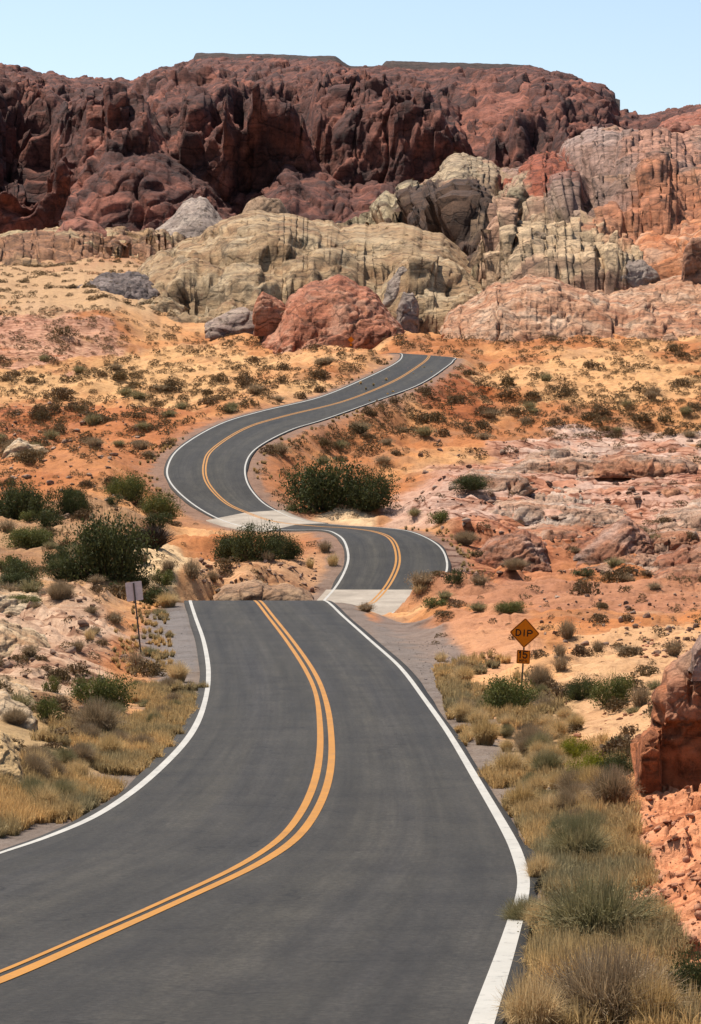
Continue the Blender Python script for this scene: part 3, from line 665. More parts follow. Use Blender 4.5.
o = formation('boulder', [(240, 217), (247, 204), (262, 196), (280, 199), (288, 210), (292, 218)], [(240, 219), (292, 219)], 800, 812, 830, rm('brown_boulder_rock', [(.3, .17, .1), (.42, .27, .17), (.5, .34, .22)], 800, 10), [(18, 3, 'b'), (7, 1.2, 'b')], seed=47, sink=16)
thing(o, 'brown boulder perched on the top of the cream dome', 'boulder')
Mdark = rm('dark_grey_rock', [(.10, .075, .07), (.2, .15, .13), (.36, .28, .24)], 600, 10, varnish=.8, vcol=(.05, .04, .04), bstr=.9)
o = formation('rock_outcrop', [(70, 288), (100, 276), (130, 268), (150, 274), (166, 284), (184, 290), (198, 306), (212, 318)], [(85, 296), (150, 308), (210, 322)], 600, 640, 690, Mdark, [(22, 6, 'k'), (9, 4, 'k'), (5, 1.6, 'w')], p=1.1, seed=49)
thing(o, 'dark grey and white broken outcrop at the left foot of the cream dome', 'rock outcrop')
# jagged centre outcrop
Mjag = rm('jagged_rock', [(.17, .11, .075), (.33, .23, .15), (.48, .38, .24)], 800, 12, varnish=.7, vcol=(.07, .04, .03), bstr=.9, tilt=.8)
Myel = rm('yellow_sandstone', [(.48, .31, .17), (.60, .44, .25), (.66, .52, .32)], 620, 14, varnish=.4, vcol=(.25, .15, .1), tilt=.5)
# orange hill at right
Morange = rm('orange_sandstone', [(.48, .17, .08), (.62, .28, .15), (.68, .40, .26)], 700, 14, varnish=.35, vcol=(.22, .08, .05), tilt=-.3)
o = formation('rock_hill', [(560, 272), (590, 262), (612, 240), (640, 220), (668, 212), (700, 206), (760, 200), (830, 215), (1000, 280)], [(560, 282), (1000, 288)], 620, 800, 950, Morange, [(90, 14, 'f'), (60, 10, 'd'), (26, 4, 'k'), (10, 1.5, 'k')], p=1.2, seed=61, ys=.25, lean=.4)
thing(o, 'smooth orange red sandstone hill at the right edge', 'rock hill')
for k, (x0, x1, t, b_, d, m_, lab) in enumerate([(582, 618, 245, 276, 640, Mdark, 'dark rounded boulder left of the orange hill foot'),
        (612, 660, 258, 286, 615, Mgrey, 'pale grey mushroom shaped boulder below the orange hill'),
        (510, 560, 232, 262, 650, Mjag, 'tan blocky boulder high on the yellow slope'),
        (680, 715, 236, 282, 600, Mpink, 'pink boulder at the right edge under the orange hill'),
        (383, 428, 268, 300, 600, Mgrey, 'pale grey layered boulder between the red mound and the dark face'),
        (395, 420, 290, 330, 560, Mgrey, 'white grey block just right of the red mound'),
        (540, 600, 196, 226, 820, Mpink, 'flat pink boulder below the red split block'),
        (500, 535, 188, 215, 800, Mjag, 'brown lumpy boulder right of the pointed crag')]):
    w_ = x1-x0
    o = formation('boulder', [(x0, b_), (x0+.12*w_, t+.4*(b_-t)), (x0+.35*w_, t), (x0+.7*w_, t+1), (x0+.92*w_, t+.45*(b_-t)), (x1, b_)], [(x0, b_+2), (x1, b_+2)], d-12, d-4, d+14, m_, [(20, 3.5, 'k'), (11, 1.6, 'k'), (6, 1., 'w')], seed=70+k, p=.55, sink=18, step=1)
    thing(o, lab, 'boulder')
# pink slab ridge
Mslab = rm('pink_slab_rock', [(.42, .18, .10), (.56, .31, .19), (.66, .45, .31)], 520, 14, varnish=.45, vcol=(.14, .08, .07), tilt=-.15, strata=.8)
o = formation('rock_ridge', [(438, 330), (448, 308), (470, 296), (500, 282), (530, 276), (552, 280), (600, 296), (640, 302), (700, 304), (780, 300), (900, 335)], [(438, 336), (560, 336), (900, 338)], 505, 580, 640, Mslab, [(110, 14, 'd'), (40, 8, 'd'), (10, 2.8, 's'), (20, 4, 'k'), (8, 1.8, 'k')], p=1.2, seed=81, ys=.22, lean=.12, step=1)
thing(o, 'long pink layered slab ridge right of centre above the sandy slope', 'rock ridge')
o = formation('rock_ridge', [(560, 312), (585, 292), (620, 286), (660, 280), (700, 276), (800, 275), (880, 312)], [(560, 316), (880, 316)], 560, 610, 660, Mslab, [(60, 10, 'd'), (9, 2.5, 's'), (20, 4, 'k'), (8, 1.8, 'k')], p=1.1, seed=83, ys=.22)
thing(o, 'second pink ledge ridge behind, at the right edge below the orange hill', 'rock ridge')
# red mound
Mmound = rm('red_mound_rock', [(.34, .12, .07), (.48, .20, .12), (.60, .33, .22)], 520, 13, varnish=.4, vcol=(.14, .06, .04), tilt=.3, strata=.8)
o = formation('rock_mound', [(258, 345), (280, 316), (300, 288), (318, 280), (338, 272), (356, 280), (376, 294), (396, 322), (415, 340), (425, 346)], [(258, 349), (425, 349)], 490, 530, 570, Mmound, [(70, 12, 'f'), (60, 10, 'd'), (9, 2.0, 's'), (24, 4, 'k'), (10, 1.6, 'k')], p=1.1, seed=85, ys=.4, step=1, lean=.3)
thing(o, 'red cone shaped sandstone mound behind the far bend of the road', 'rock mound')
o = formation('boulder', [(253, 322), (256, 298), (263, 289), (275, 293), (285, 305), (290, 322)], [(253, 326), (290, 326)], 515, 522, 540, Mmound, [(14, 3, 'b'), (6, 1.4, 'b')], seed=86, p=.45, sink=10, step=1)
thing(o, 'upright red block at the left foot of the red mound', 'boulder')
o = formation('rock_outcrop', [(205, 324), (222, 314), (240, 308), (262, 312), (280, 327)], [(205, 328), (280, 330)], 530, 542, 560, rm('mauve_ledge_rock', [(.25, .17, .14), (.36, .26, .2), (.45, .34, .26)], 530, 8), [(14, 3, 's'), (7, 1.2, 'b')], p=1.1, seed=87, step=1)
thing(o, 'mauve layered outcrop between the cream dome and the upright red block', 'rock outcrop')
LEDM = {}
# low slab outcrops right of the second bend
for k, (x0, x1, t, b_, d, lab) in enumerate([(455, 560, 530, 578, 184, 'low red orange layered ledge just right of the second bend'),
        (560, 665, 520, 580, 186, 'long pink ledge with dark cracks behind the red flat, right of the low red ledge'),
        (640, 760, 536, 580, 178, 'broken dark red ledge with deep holes at the right edge'),
        (470, 620, 490, 522, 235, 'broad pale pink slab above the red ledges'),
        (590, 780, 470, 505, 262, 'pale smooth slab at the right edge below the sandy slope'),
        (400, 470, 496, 524, 222, 'small pink slab between the sand patch and the ledges')]):
    w_ = x1-x0
    mm_ = rm('slab_rock', [(.40, .19, .11), (.52, .30, .20), (.60, .42, .33)] if k > 2 else [(.36, .12, .065), (.48, .23, .14), (.58, .38, .29)], d, 30, varnish=.35, vcol=(.16, .06, .04), tilt=-.25, strata=.9, bstr=.9)
    o = formation('rock_ledge', [(x0, b_), (x0+.15*w_, t+.5*(b_-t)), (x0+.4*w_, t+.2*(b_-t)), (x0+.65*w_, t), (x0+.85*w_, t+.3*(b_-t)), (x1, b_)], [(x0, b_+3), (x1, b_+3)], d-3.5, d+5+(k > 2)*8, d+20+(k > 2)*10, mm_, [(70, 12, 'd'), (9, 3.4, 's'), (26, 6, 'k'), (4.5, 1.4, 's'), (9, 2.6, 'k')], seed=90+k, ys=.4, p=1.15, sink=12, step=.9, lean=.3)
    thing(o, lab, 'rock ledge')
rl = np.random.default_rng(12)
for k in range(44):
    x0 = rl.uniform(400, 740); rw = 452+126*((k+.5)/44)+rl.uniform(-3, 3); wd = rl.uniform(70, 170)*(.6+.4*(rw-440)/130)
    if rw > 520 and x0 < 458: x0 = 470+rl.uniform(0, 200)
    if rw < 500: x0 += 40
    q_, dr_ = ground_at(x0+wd/2, rw); q2_, dr2_ = ground_at(x0+2, rw)
    if min(dr_, dr2_) < 3.5: continue
    d = q_[1]; hp = rl.uniform(8, 18)*(.6+.5*(rw-440)/130); th_ = hp*.16*d/100*3
    c_l = [[(.44, .22, .13), (.60, .38, .26), (.70, .52, .40)], [(.40, .15, .085), (.54, .27, .16), (.64, .42, .30)]][int(rl.random() < (.75 if rw > 530 else .2))]
    xs_ = np.linspace(0, 1, 7); tp = [(x0+wd*t_, rw-hp*(math.sin(math.pi*min(max(t_, 0), 1))**.5)*rl.uniform(.6, 1.1)) for t_ in xs_]; tp[0] = (x0, rw); tp[-1] = (x0+wd, rw)
    mm_ = LEDM.setdefault(int(c_l[0][0]*100), rm('ledge_rock', c_l, 210, 24, varnish=.35, vcol=(.18, .07, .045), tilt=-.2, strata=1., bstr=.9))
    o = formation('sandstone_ledge', tp, [(x0, rw+2), (x0+wd, rw+2)], d-th_*.25, d+th_*.5, d+th_*2.2, mm_, [(60, 6, 'd'), (7, 3, 's'), (22, 5, 'k'), (3.4, 1.2, 's'), (9, 2.4, 'k')], seed=300+k, ys=.4, p=.95, sink=9, step=.9, lean=.15+rl.uniform(-.1, .15), jag=.5)
    thing(o, 'low pale pink layered sandstone ledge stepping down towards the second bend', 'rock ledge', 'pink sandstone ledges right of the second bend')
# island ledge and left rocks
Mleft = rm('tan_ledge_rock', [(.46, .27, .15), (.64, .45, .28), (.76, .60, .42)], 60, 40, varnish=.25, vcol=(.25, .11, .06), tilt=.3)
for k, (x0, x1, t, b_, d, th_, lab) in enumerate([(214, 312, 584, 600, 158, 5, 'crumbling brown ledge on the island behind the road crest'),
        (-120, 55, 618, 668, 84, 5, 'pale cream ledge with a red undercut at the left edge'),
        (-80, 40, 690, 722, 62, 4, 'flat cream slab below the red undercut ledge'),
        (-60, 28, 735, 790, 46, 2.5, 'yellow tan rounded rock at the left edge above the grass'),
        (-60, 50, 590, 612, 112, 4, 'small pale ledge at the left edge behind the others'),
        (2, 50, 440, 462, 250, 5, 'grey flat stones on the red slope at the left edge')]):
    w_ = x1-x0
    o = formation('rock_ledge', [(x0, b_), (x0+.1*w_, t+.4*(b_-t)), (x0+.35*w_, t), (x0+.7*w_, t+.1*(b_-t)), (x0+.9*w_, t+.45*(b_-t)), (x1, b_)], [(x0, b_+3), (x1, b_+3)], d-th_*.4, d+th_*.5, d+th_*1.8, Mleft if k not in (0, 3) else rm('yellow_tan_rock', [(.50, .31, .15), (.66, .45, .24), (.74, .54, .33)], 46, 60, varnish=.2, vcol=(.3, .16, .09)) if k == 3 else rm('island_rock', [(.28, .15, .08), (.42, .26, .16), (.5, .33, .2)], 160, 20), [(70, 7, 'd'), (14, 3.5, 's'), (34, 2.5, 'k'), (5, 1.2, 's'), (8, .8, 'w')], seed=100+k, p=.7, sink=8, step=.9)
    thing(o, lab, 'rock ledge')
# right foreground rock
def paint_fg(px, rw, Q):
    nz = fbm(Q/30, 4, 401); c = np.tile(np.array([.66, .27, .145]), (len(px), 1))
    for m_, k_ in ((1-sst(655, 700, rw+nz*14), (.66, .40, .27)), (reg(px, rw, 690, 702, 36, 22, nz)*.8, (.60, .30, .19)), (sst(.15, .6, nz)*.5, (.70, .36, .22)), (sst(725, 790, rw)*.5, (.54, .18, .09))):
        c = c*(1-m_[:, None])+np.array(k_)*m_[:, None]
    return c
Mfg = rm('red_foreground_rock', [(.38, .11, .055), (.54, .20, .105), (.66, .34, .21)], 46, 55, varnish=.4, vcol=(.16, .06, .04), tilt=.1, strata=.6, attr=True, bstr=.9)
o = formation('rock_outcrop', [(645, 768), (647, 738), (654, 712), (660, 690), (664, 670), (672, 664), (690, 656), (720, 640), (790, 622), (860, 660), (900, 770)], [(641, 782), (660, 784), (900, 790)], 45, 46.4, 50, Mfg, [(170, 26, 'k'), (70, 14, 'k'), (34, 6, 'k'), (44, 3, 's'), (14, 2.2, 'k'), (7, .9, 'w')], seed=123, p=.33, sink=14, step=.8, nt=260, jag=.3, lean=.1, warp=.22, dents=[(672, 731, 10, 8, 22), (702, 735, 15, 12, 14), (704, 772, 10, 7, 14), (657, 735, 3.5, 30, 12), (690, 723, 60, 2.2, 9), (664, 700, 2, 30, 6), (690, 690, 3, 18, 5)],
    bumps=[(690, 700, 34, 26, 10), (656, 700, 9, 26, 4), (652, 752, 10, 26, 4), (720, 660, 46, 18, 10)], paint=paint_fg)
thing(o, 'massive red sandstone outcrop with a hollow in its face at the right edge', 'rock outcrop')
for k, (x0, x1, t, b_, d, lab) in enumerate([(0, 0, 0, 0, 0, ''),
        (646, 668, 680, 736, 45.4, 'left shoulder block leaning on the massive red outcrop'),
        (638, 662, 728, 784, 44.6, 'small dark red block at the lower left foot of the massive outcrop'),
        (690, 760, 634, 672, 44.7, 'grey stained knob on top of the massive red outcrop')]):
    if k in (0, 1): continue
    w_ = x1-x0; m_ = Mfg if k in (1, 2) else rm('pale_stained_rock', [(.52, .24, .14), (.68, .38, .25), (.78, .52, .38)] if k == 0 else [(.4, .25, .19), (.55, .38, .3), (.62, .46, .38)], 46, 60, varnish=.4)
    o = formation('boulder', [(x0, b_), (x0+.04*w_, t+.45*(b_-t)), (x0+.16*w_, t+.12*(b_-t)), (x0+.5*w_, t), (x0+.9*w_, t+.05*(b_-t)), (x1, b_)], [(x0, b_+1), (x1, b_+1)], d-.25, d+.5, d+2.5, m_, [(70, 10, 'k'), (30, 5, 'k'), (13, 2, 'k'), (7, .8, 'w')], seed=140+k, p=.5, sink=8, step=.8, jag=.4, warp=.2, paint=paint_fg if m_ is Mfg else None)
    thing(o, lab, 'boulder')
# ------------------------------------------------------------ plants
class Acc:
    def __init__(s): s.V = []; s.F = []; s.T = []; s.n = 0
    def add(s, V, Fc, T): s.V.append(V); s.F.append(Fc+s.n); s.T.append(T); s.n += len(V)
    def mesh(s, name, mat): return mesh_np(name, np.concatenate(s.V), [np.concatenate(s.F)], mat, smooth=False, attrs={'tint': np.concatenate(s.T)})
def blades(n, R, H, w_, r, spread=1., droop=.3, hv=.35):
    """n tapering curved ribbons from a small base disc filling a dome R x H"""
    a = r.uniform(0, 2*np.pi, n); b = r.uniform(0, 1, n)**.5*R*.35
    base = np.stack([np.cos(a)*b, np.sin(a)*b, np.zeros(n)], 1)
    a2 = a+r.normal(0, .5, n); el = r.uniform(0, 1, n)**.7
    out = el*spread
    L = r.uniform(1-hv, 1.05, n)
    tip = np.stack([np.cos(a2)*out*R*L, np.sin(a2)*out*R*L, H*np.sqrt(np.clip(1-el*el*.85, .05, 1))*L], 1)
    midp = (base+tip)*.5+np.stack([0*a, 0*a, H*droop*el], 1)+r.normal(0, .04*R, (n, 3))
    side = r.normal(0, 1, (n, 3)); side[:, 2] *= .2; side /= np.linalg.norm(side, axis=1, keepdims=True); side *= w_*r.uniform(.6, 1.3, n)[:, None]
    V = np.stack([base-side*.5, base+side*.5, midp-side*.45, midp+side*.45, tip-side*.12, tip+side*.12], 1).reshape(-1, 3)
    k = np.arange(n)[:, None]*6
    Fc = np.concatenate([k+np.array([[0, 1, 3, 2]]), k+np.array([[2, 3, 5, 4]])])
    t = r.uniform(0, 1, n); return V, Fc, np.repeat(t, 6)
def leaves(n, R, H, s, r, clumps=18, z0=.1, fill=.55):
    """leaf sized faces gathered in clumps through a dome volume"""
    a = r.uniform(0, 2*np.pi, clumps); rr = r.uniform(.15, .85, clumps)**.6; ce = r.uniform(0, 1, clumps)
    cz = z0*H+ce*(1-z0)*H*.78*np.sqrt(np.clip(1-rr**2*.8, .1, 1))
    c = np.stack([np.cos(a)*rr*R*.85, np.sin(a)*rr*R*.85, cz], 1); cr = r.uniform(.16, .36, clumps)*min(R, H)*1.15
    k = r.integers(0, clumps, n)
    d = r.normal(0, 1, (n, 3)); d /= np.linalg.norm(d, axis=1, keepdims=True)
    rad = cr[k]*r.uniform(0, 1, n)**.45
    p = c[k]+d*rad[:, None]*np.array([1.25, 1.25, 1.0]); p[:, 2] = np.maximum(p[:, 2], .02*H)
    u = r.normal(0, 1, (n, 3)); u /= np.linalg.norm(u, axis=1, keepdims=True)
    v = np.cross(u, r.normal(0, 1, (n, 3))); v /= np.linalg.norm(v, axis=1, keepdims=True)+1e-9
    sz = s*r.uniform(.5, 1.4, n)[:, None]
    V = np.stack([p-u*sz, p+v*sz*.45, p+u*sz, p-v*sz*.45], 1).reshape(-1, 3)
    Fc = np.arange(n)[:, None]*4+np.array([[0, 1, 2, 3]])
    return V, Fc, np.repeat(np.clip(r.normal(.5, .2, n)+(k % 5-2)*.12, 0, 1), 4), c
def limbs(c, r, th):
    """stems from the root to each clump, as three sided tapering tubes"""
    Vs = []; Fs = []; n = 0
    for q in c:
        b = np.array([r.normal(0, .04), r.normal(0, .04), -.05]); m = (b+q)*.5+np.array([q[0]*.1, q[1]*.1, -.08*q[2]])
        for (p0, p1, r0, r1) in ((b, m, th, th*.7), (m, q, th*.7, th*.25)):
            d = p1-p0; d = d/(np.linalg.norm(d)+1e-9); s_ = np.cross(d, [0, .3, 1]); s_ /= np.linalg.norm(s_)+1e-9; t = np.cross(d, s_)
            ring = lambda p, rr: [p+(s_*math.cos(x)+t*math.sin(x))*rr for x in (0, 2.1, 4.2)]
            Vs += ring(p0, r0)+ring(p1, r1)
            Fs += [[n+i, n+(i+1) % 3, n+3+(i+1) % 3, n+3+i] for i in range(3)]; n += 6
    return np.array(Vs), np.array(Fs), np.full(len(Vs), .5)
def dome(n, s, r, lumps=7):
    a = r.uniform(0, 2*np.pi, n); z = r.uniform(0, 1, n); rr = np.sqrt(1-z*z)
    d = np.stack([np.cos(a)*rr, np.sin(a)*rr, z], 1)
    rad = (.72+.3*vnoise(d*2.2+r.uniform(0, 50), 3))*r.uniform(.55, 1, n)**.5+.1
    p = d*rad[:, None]; u = r.normal(0, 1, (n, 3)); u /= np.linalg.norm(u, axis=1, keepdims=True)
    v = np.cross(u, r.normal(0, 1, (n, 3))); v /= np.linalg.norm(v, axis=1, keepdims=True)+1e-9
    sz = s*r.uniform(.5, 1.4, n)[:, None]
    V = np.stack([p-u*sz, p+v*sz*.45, p+u*sz, p-v*sz*.45], 1).reshape(-1, 3)
    return V, np.arange(n)[:, None]*4+np.array([[0, 1, 2, 3]]), np.repeat(r.uniform(0, 1, n), 4)
# prototypes with unit radius and unit height, scaled per plant
def proto(kind, v, big=False):
    r = np.random.default_rng(hash((kind == 'straw', kind == 'sage', kind == 'cre', v)) % 9999+v*13)
    a = Acc()
    if kind == 'straw':
        a.add(*blades(1500 if big else 260, 1, 1, .012 if big else .022, r, spread=1., droop=.25)); return a.mesh('straw_tuft', M['straw']), None
    if kind in ('sage', 'greygreen'):
        a.add(*blades(3200 if big else 420, 1, 1, .012 if big else .03, r, spread=1.05, droop=.2, hv=.5))
        V, Fc, T, c = leaves(6000 if big else 420, 1, .95, .013 if big else .05, r, 26); a.add(V, Fc, T)
        return a.mesh('brush', M[kind]), None
    if kind in ('creosote', 'olive', 'lime'):
        V, Fc, T, c = leaves(7500 if big else 1800, 1, 1, .032 if big else .055, r, 44 if big else 24)
        a.add(V, Fc, T); a.add(*blades(260 if big else 90, 1.1, 1.12, .012, r, droop=.1, hv=.5)); s = Acc(); s.add(*limbs(c, r, .022)); return a.mesh('foliage', M[kind]), s.mesh('stem', M['wood'])
    if kind == 'scrub':
        a.add(*dome(420, .09, r)); a.add(*blades(90, 1, 1.05, .03, r)); return a.mesh('scrub', M['scrub']), None
PR = {}
def get(kind, v, big):
    k = (kind, v, big)
    if k not in PR: PR[k] = proto(kind, v, big)
    return PR[k]
NAMES = {'straw': ('grass_clump', 'grass'), 'sage': ('brush_shrub', 'shrub'), 'greygreen': ('brush_shrub', 'shrub'), 'creosote': ('green_shrub', 'shrub'), 'olive': ('green_shrub', 'shrub'), 'lime': ('green_shrub', 'shrub'), 'scrub': ('desert_shrub', 'shrub')}
occupied = []
def plant(px, row, wpx, hpx, kind, label, group=None, v=None, big=None, dy=0):
    q, dr = ground_at(px, row); d = q[1]; m_pp = d/F
    if dr < .45 and row < 850: return None
    v = rng.integers(0, 4) if v is None else v
    big = (wpx > 34) if big is None else big
    fo, stm = get(kind, int(v), bool(big)); nm, cat = NAMES[kind]
    W = wpx*m_pp/2; H = hpx*m_pp
    if stm is not None:
        o = bpy.data.objects.new(nm, None); COL.objects.link(o); o.empty_display_size = .2
        link('foliage', fo, o); link('stem', stm, o)
    else: o = link(nm, fo)
    o.location = (q[0], q[1], q[2]-.03*H); o.rotation_euler = (0, 0, rng.uniform(0, 6.28)); o.scale = (W, W, H)
    tag(o, label, cat, group); return o
L_ = [
 (598, 950, 150, 78, 'greygreen', 'widest grey-green grassy mound reaching over the right edge line'),
 (610, 1040, 175, 92, 'sage', 'tan brush mound in the bottom right corner of the verge'),
 (541, 938, 52, 42, 'straw', 'orange straw tuft in front of the widest grey-green mound'),
 (532, 1052, 88, 80, 'straw', 'tall yellow straw clump at the bottom beside the white line end'),
 (655, 1045, 80, 70, 'straw', 'straw clump at the bottom right behind the tan mound'),
 (524, 930, 58, 34, 'greygreen', 'small green tuft growing over the right white line gap'),
 (578, 868, 78, 52, 'greygreen', 'round grey-green bush uphill of the widest mound on the right verge'),
 (540, 885, 46, 34, 'straw', 'pale straw tuft between the white line and the round grey-green bush'),
 (612, 812, 62, 44, 'sage', 'dark grey brush beside the red rubble below the big rock'),
 (575, 802, 48, 34, 'sage', 'brown grey brush in the middle of the right verge'),
 (522, 812, 46, 32, 'straw', 'golden straw tuft by the right white line, halfway down the verge'),
 (548, 778, 44, 30, 'greygreen', 'grey-green bush above the golden tuft'),
 (508, 778, 48, 30, 'straw', 'golden straw tuft by the line, uphill of the halfway one'),
 (530, 752, 46, 30, 'sage', 'grey brush in the upper right verge'),
 (485, 745, 44, 30, 'straw', 'straw tuft nearest the line below the gravel shoulder'),
 (463, 722, 34, 22, 'straw', 'straw tuft at the lower tip of the gravel shoulder'),
 (590, 785, 46, 34, 'lime', 'yellow-green bush in the verge left of the red rock'),
 (575, 762, 34, 26, 'lime', 'smaller yellow-green bush uphill of its neighbour'),
 (615, 780, 40, 28, 'creosote', 'blue-green bush between the yellow-green bush and the red rock'),
 (694, 1010, 60, 62, 'creosote', 'dark green bush cut by the right edge near the bottom'),
 (510, 712, 60, 40, 'olive', 'loose green bush at the foot of the orange sign'),
 (540, 690, 34, 26, 'sage', 'brown brush right of the sign post foot'),
 (545, 712, 30, 16, 'sage', 'low grey brush behind the verge right of the sign'),
 (612, 706, 46, 34, 'olive', 'green bush between the sign and the red rock'),
 (582, 700, 34, 26, 'creosote', 'dark green bush left of the green bush near the rock'),
 (640, 708, 30, 24, 'sage', 'grey brush touching the left side of the red rock'),
 (620, 754, 38, 18, 'greygreen', 'low flat grey-green bush on the pale sand left of the rock'),
 (636, 760, 28, 18, 'greygreen', 'small grey bush under the left side of the rock'),
 (674, 656, 28, 18, 'sage', 'round dark brush above the red rock at right'),
 (567, 640, 26, 20, 'sage', 'topmost of the grey bushes in a column right of the sign'),
 (560, 657, 20, 14, 'sage', 'middle small bush in the column right of the sign'),
 (561, 672, 24, 20, 'sage', 'lowest bush in the column right of the sign'),
 (598, 652, 18, 12, 'sage', 'small brush right of the bush column'),
 (463, 684, 34, 20, 'straw', 'rounded tan tuft at the upper end of the gravel shoulder'),
 (441, 662, 22, 12, 'straw', 'small tan tuft uphill of the gravel shoulder'),
 (433, 608, 28, 12, 'olive', 'green bush just right of the first concrete strip'),
 (510, 612, 32, 12, 'olive', 'green bush on the red flat above the sign'),
 (478, 612, 26, 10, 'greygreen', 'grey-green bush on the red flat left of the sign top'),
 (348, 603, 30, 12, 'straw', 'dry tuft on the crest between the road and the concrete strip'),
 (384, 603, 26, 11, 'straw', 'straw tuft in front of the right corner of the first concrete strip'),
 (402, 599, 22, 9, 'sage', 'brown tuft on the red bank beside the first concrete strip'),
 (420, 594, 28, 11, 'straw', 'tan tuft on top of the red bank right of the first concrete strip'),
 (445, 600, 24, 9, 'greygreen', 'grey-green tuft on the red bank, rightmost one'),
 (366, 612, 24, 10, 'sage', 'brown tuft by the right white line just past the road crest'),
 (515, 578, 34, 12, 'sage', 'brown brush at the foot of the red ledges'),
 (585, 577, 26, 9, 'creosote', 'dark green brush at the foot of the pink ledge'),
 (455, 584, 22, 16, 'creosote', 'bright green bush at the outer edge of the second bend'),
 (465, 545, 34, 14, 'sage', 'brown brush right of the second bend'),
 (325, 510, 84, 56, 'creosote', 'large dark green bush inside the upper bend, left half of the thicket'),
 (370, 507, 60, 40, 'creosote', 'dark green bush forming the right half of the upper bend thicket'),
 (472, 494, 40, 16, 'creosote', 'low green bush on the pink slabs right of the thicket'),
 (440, 524, 26, 14, 'olive', 'olive bush between the second bend and the slabs'),
 (368, 513, 20, 11, 'creosote', 'small dark bush by the sand patch at the upper ford'),
 (232, 561, 46, 30, 'creosote', 'left green bush of the three on the island behind the crest'),
 (258, 559, 52, 38, 'creosote', 'middle and tallest green bush of the three on the island'),
 (286, 558, 34, 26, 'creosote', 'right green bush of the three on the island'),
 (192, 582, 28, 20, 'sage', 'brown bush on the sand left of the island bushes'),
 (213, 582, 16, 14, 'sage', 'small dark brown bush beside the brown bush on the sand'),
 (268, 562, 18, 12, 'sage', 'pinkish grey tuft in front of the island bushes'),
 (325, 552, 20, 13, 'sage', 'grey tuft on the island near the inner edge of the second bend'),
 (333, 566, 22, 14, 'straw', 'straw tuft by the inner edge of the second bend'),
 (310, 568, 16, 12, 'straw', 'pale tuft in the middle of the sandy island'),
 (110, 578, 88, 70, 'creosote', 'largest dark green bush left of the road'),
 (18, 520, 56, 40, 'creosote', 'dark green bush at the left edge, upper one'),
 (42, 520, 30, 30, 'creosote', 'dark green bush beside the upper left edge bush'),
 (72, 516, 34, 32, 'creosote', 'upright green bush above the largest one'),
 (158, 518, 44, 26, 'olive', 'olive bush at the outer edge of the upper bend'),
 (20, 584, 46, 28, 'creosote', 'dark green bush at the left edge, lower one'),
 (64, 580, 42, 26, 'creosote', 'dark bush between the lower left bush and the largest one'),
 (60, 600, 40, 20, 'sage', 'grey-green bush in front of the dark lower bushes'),
 (135, 592, 34, 20, 'creosote', 'low dark bush in the shade to the right of the largest bush'),
 (125, 500, 44, 30, 'olive', 'olive brush on the red slope by the upper bend'),
 (30, 548, 50, 22, 'olive', 'olive scrub between the upper and lower left edge bushes'),
 (25, 604, 34, 10, 'olive', 'green mat of plants at the left edge'),
 (150, 548, 58, 22, 'wood', 'pile of dark burnt brush below the upper bend'),
 (168, 572, 22, 12, 'sage', 'brush at the end of the small sand wash'),
 (96, 740, 62, 42, 'sage', 'brown grey bush on the left verge above the straw'),
 (100, 708, 62, 38, 'olive', 'loose twiggy green bush left of the blank sign'),
 (136, 668, 30, 18, 'sage', 'round brown bush at the foot of the blank sign post'),
 (178, 682, 34, 22, 'straw', 'olive straw tuft beside the left gravel shoulder'),
 (168, 608, 34, 16, 'straw', 'tan tuft near the left side of the road crest'),
 (150, 604, 26, 14, 'olive', 'olive tuft left of the road crest'),
 (48, 722, 30, 26, 'olive', 'small olive bush among the cream slabs'),
 (52, 692, 20, 18, 'olive', 'small upright green bush uphill of the olive one'),
 (15, 725, 36, 16, 'sage', 'grey bush on the flat cream slab at the left edge'),
 (35, 770, 44, 26, 'sage', 'grey-green bush beside the tan rock at the left edge'),
 (90, 640, 22, 14, 'straw', 'straw tuft on the pale ledges left of the blank sign'),
 (78, 652, 20, 12, 'sage', 'small brown tuft on the pale ledges'),
 (30, 658, 24, 13, 'sage', 'small grey tuft below the cream ledge'),
 (115, 625, 24, 12, 'sage', 'grey tuft just left of the blank sign panel'),
 (28, 462, 40, 12, 'scrub', 'wide low brown brush on the red slope at the left edge'),
 (170, 390, 24, 12, 'scrub', 'large dark brush on the sandy slope left of the upper road'),
 (60, 400, 34, 15, 'scrub', 'large brown brush on the sandy slope near the left edge'),
]
NAMES['wood'] = ('dead_brush', 'shrub')
def proto_wood():
    r = np.random.default_rng(5); a = Acc(); a.add(*blades(1600, 1, 1, .03, r, spread=1.1, droop=.1, hv=.6)); return a.mesh('dead_brush', M['wood']), None
for v in range(4):
    for b_ in (False, True): PR[('wood', v, b_)] = None
pw = proto_wood()
for k in list(PR):
    if k[0] == 'wood': PR[k] = pw
for t in L_: plant(t[0], t[1], t[2]*1.08, t[3]*1.05, t[4], t[5])

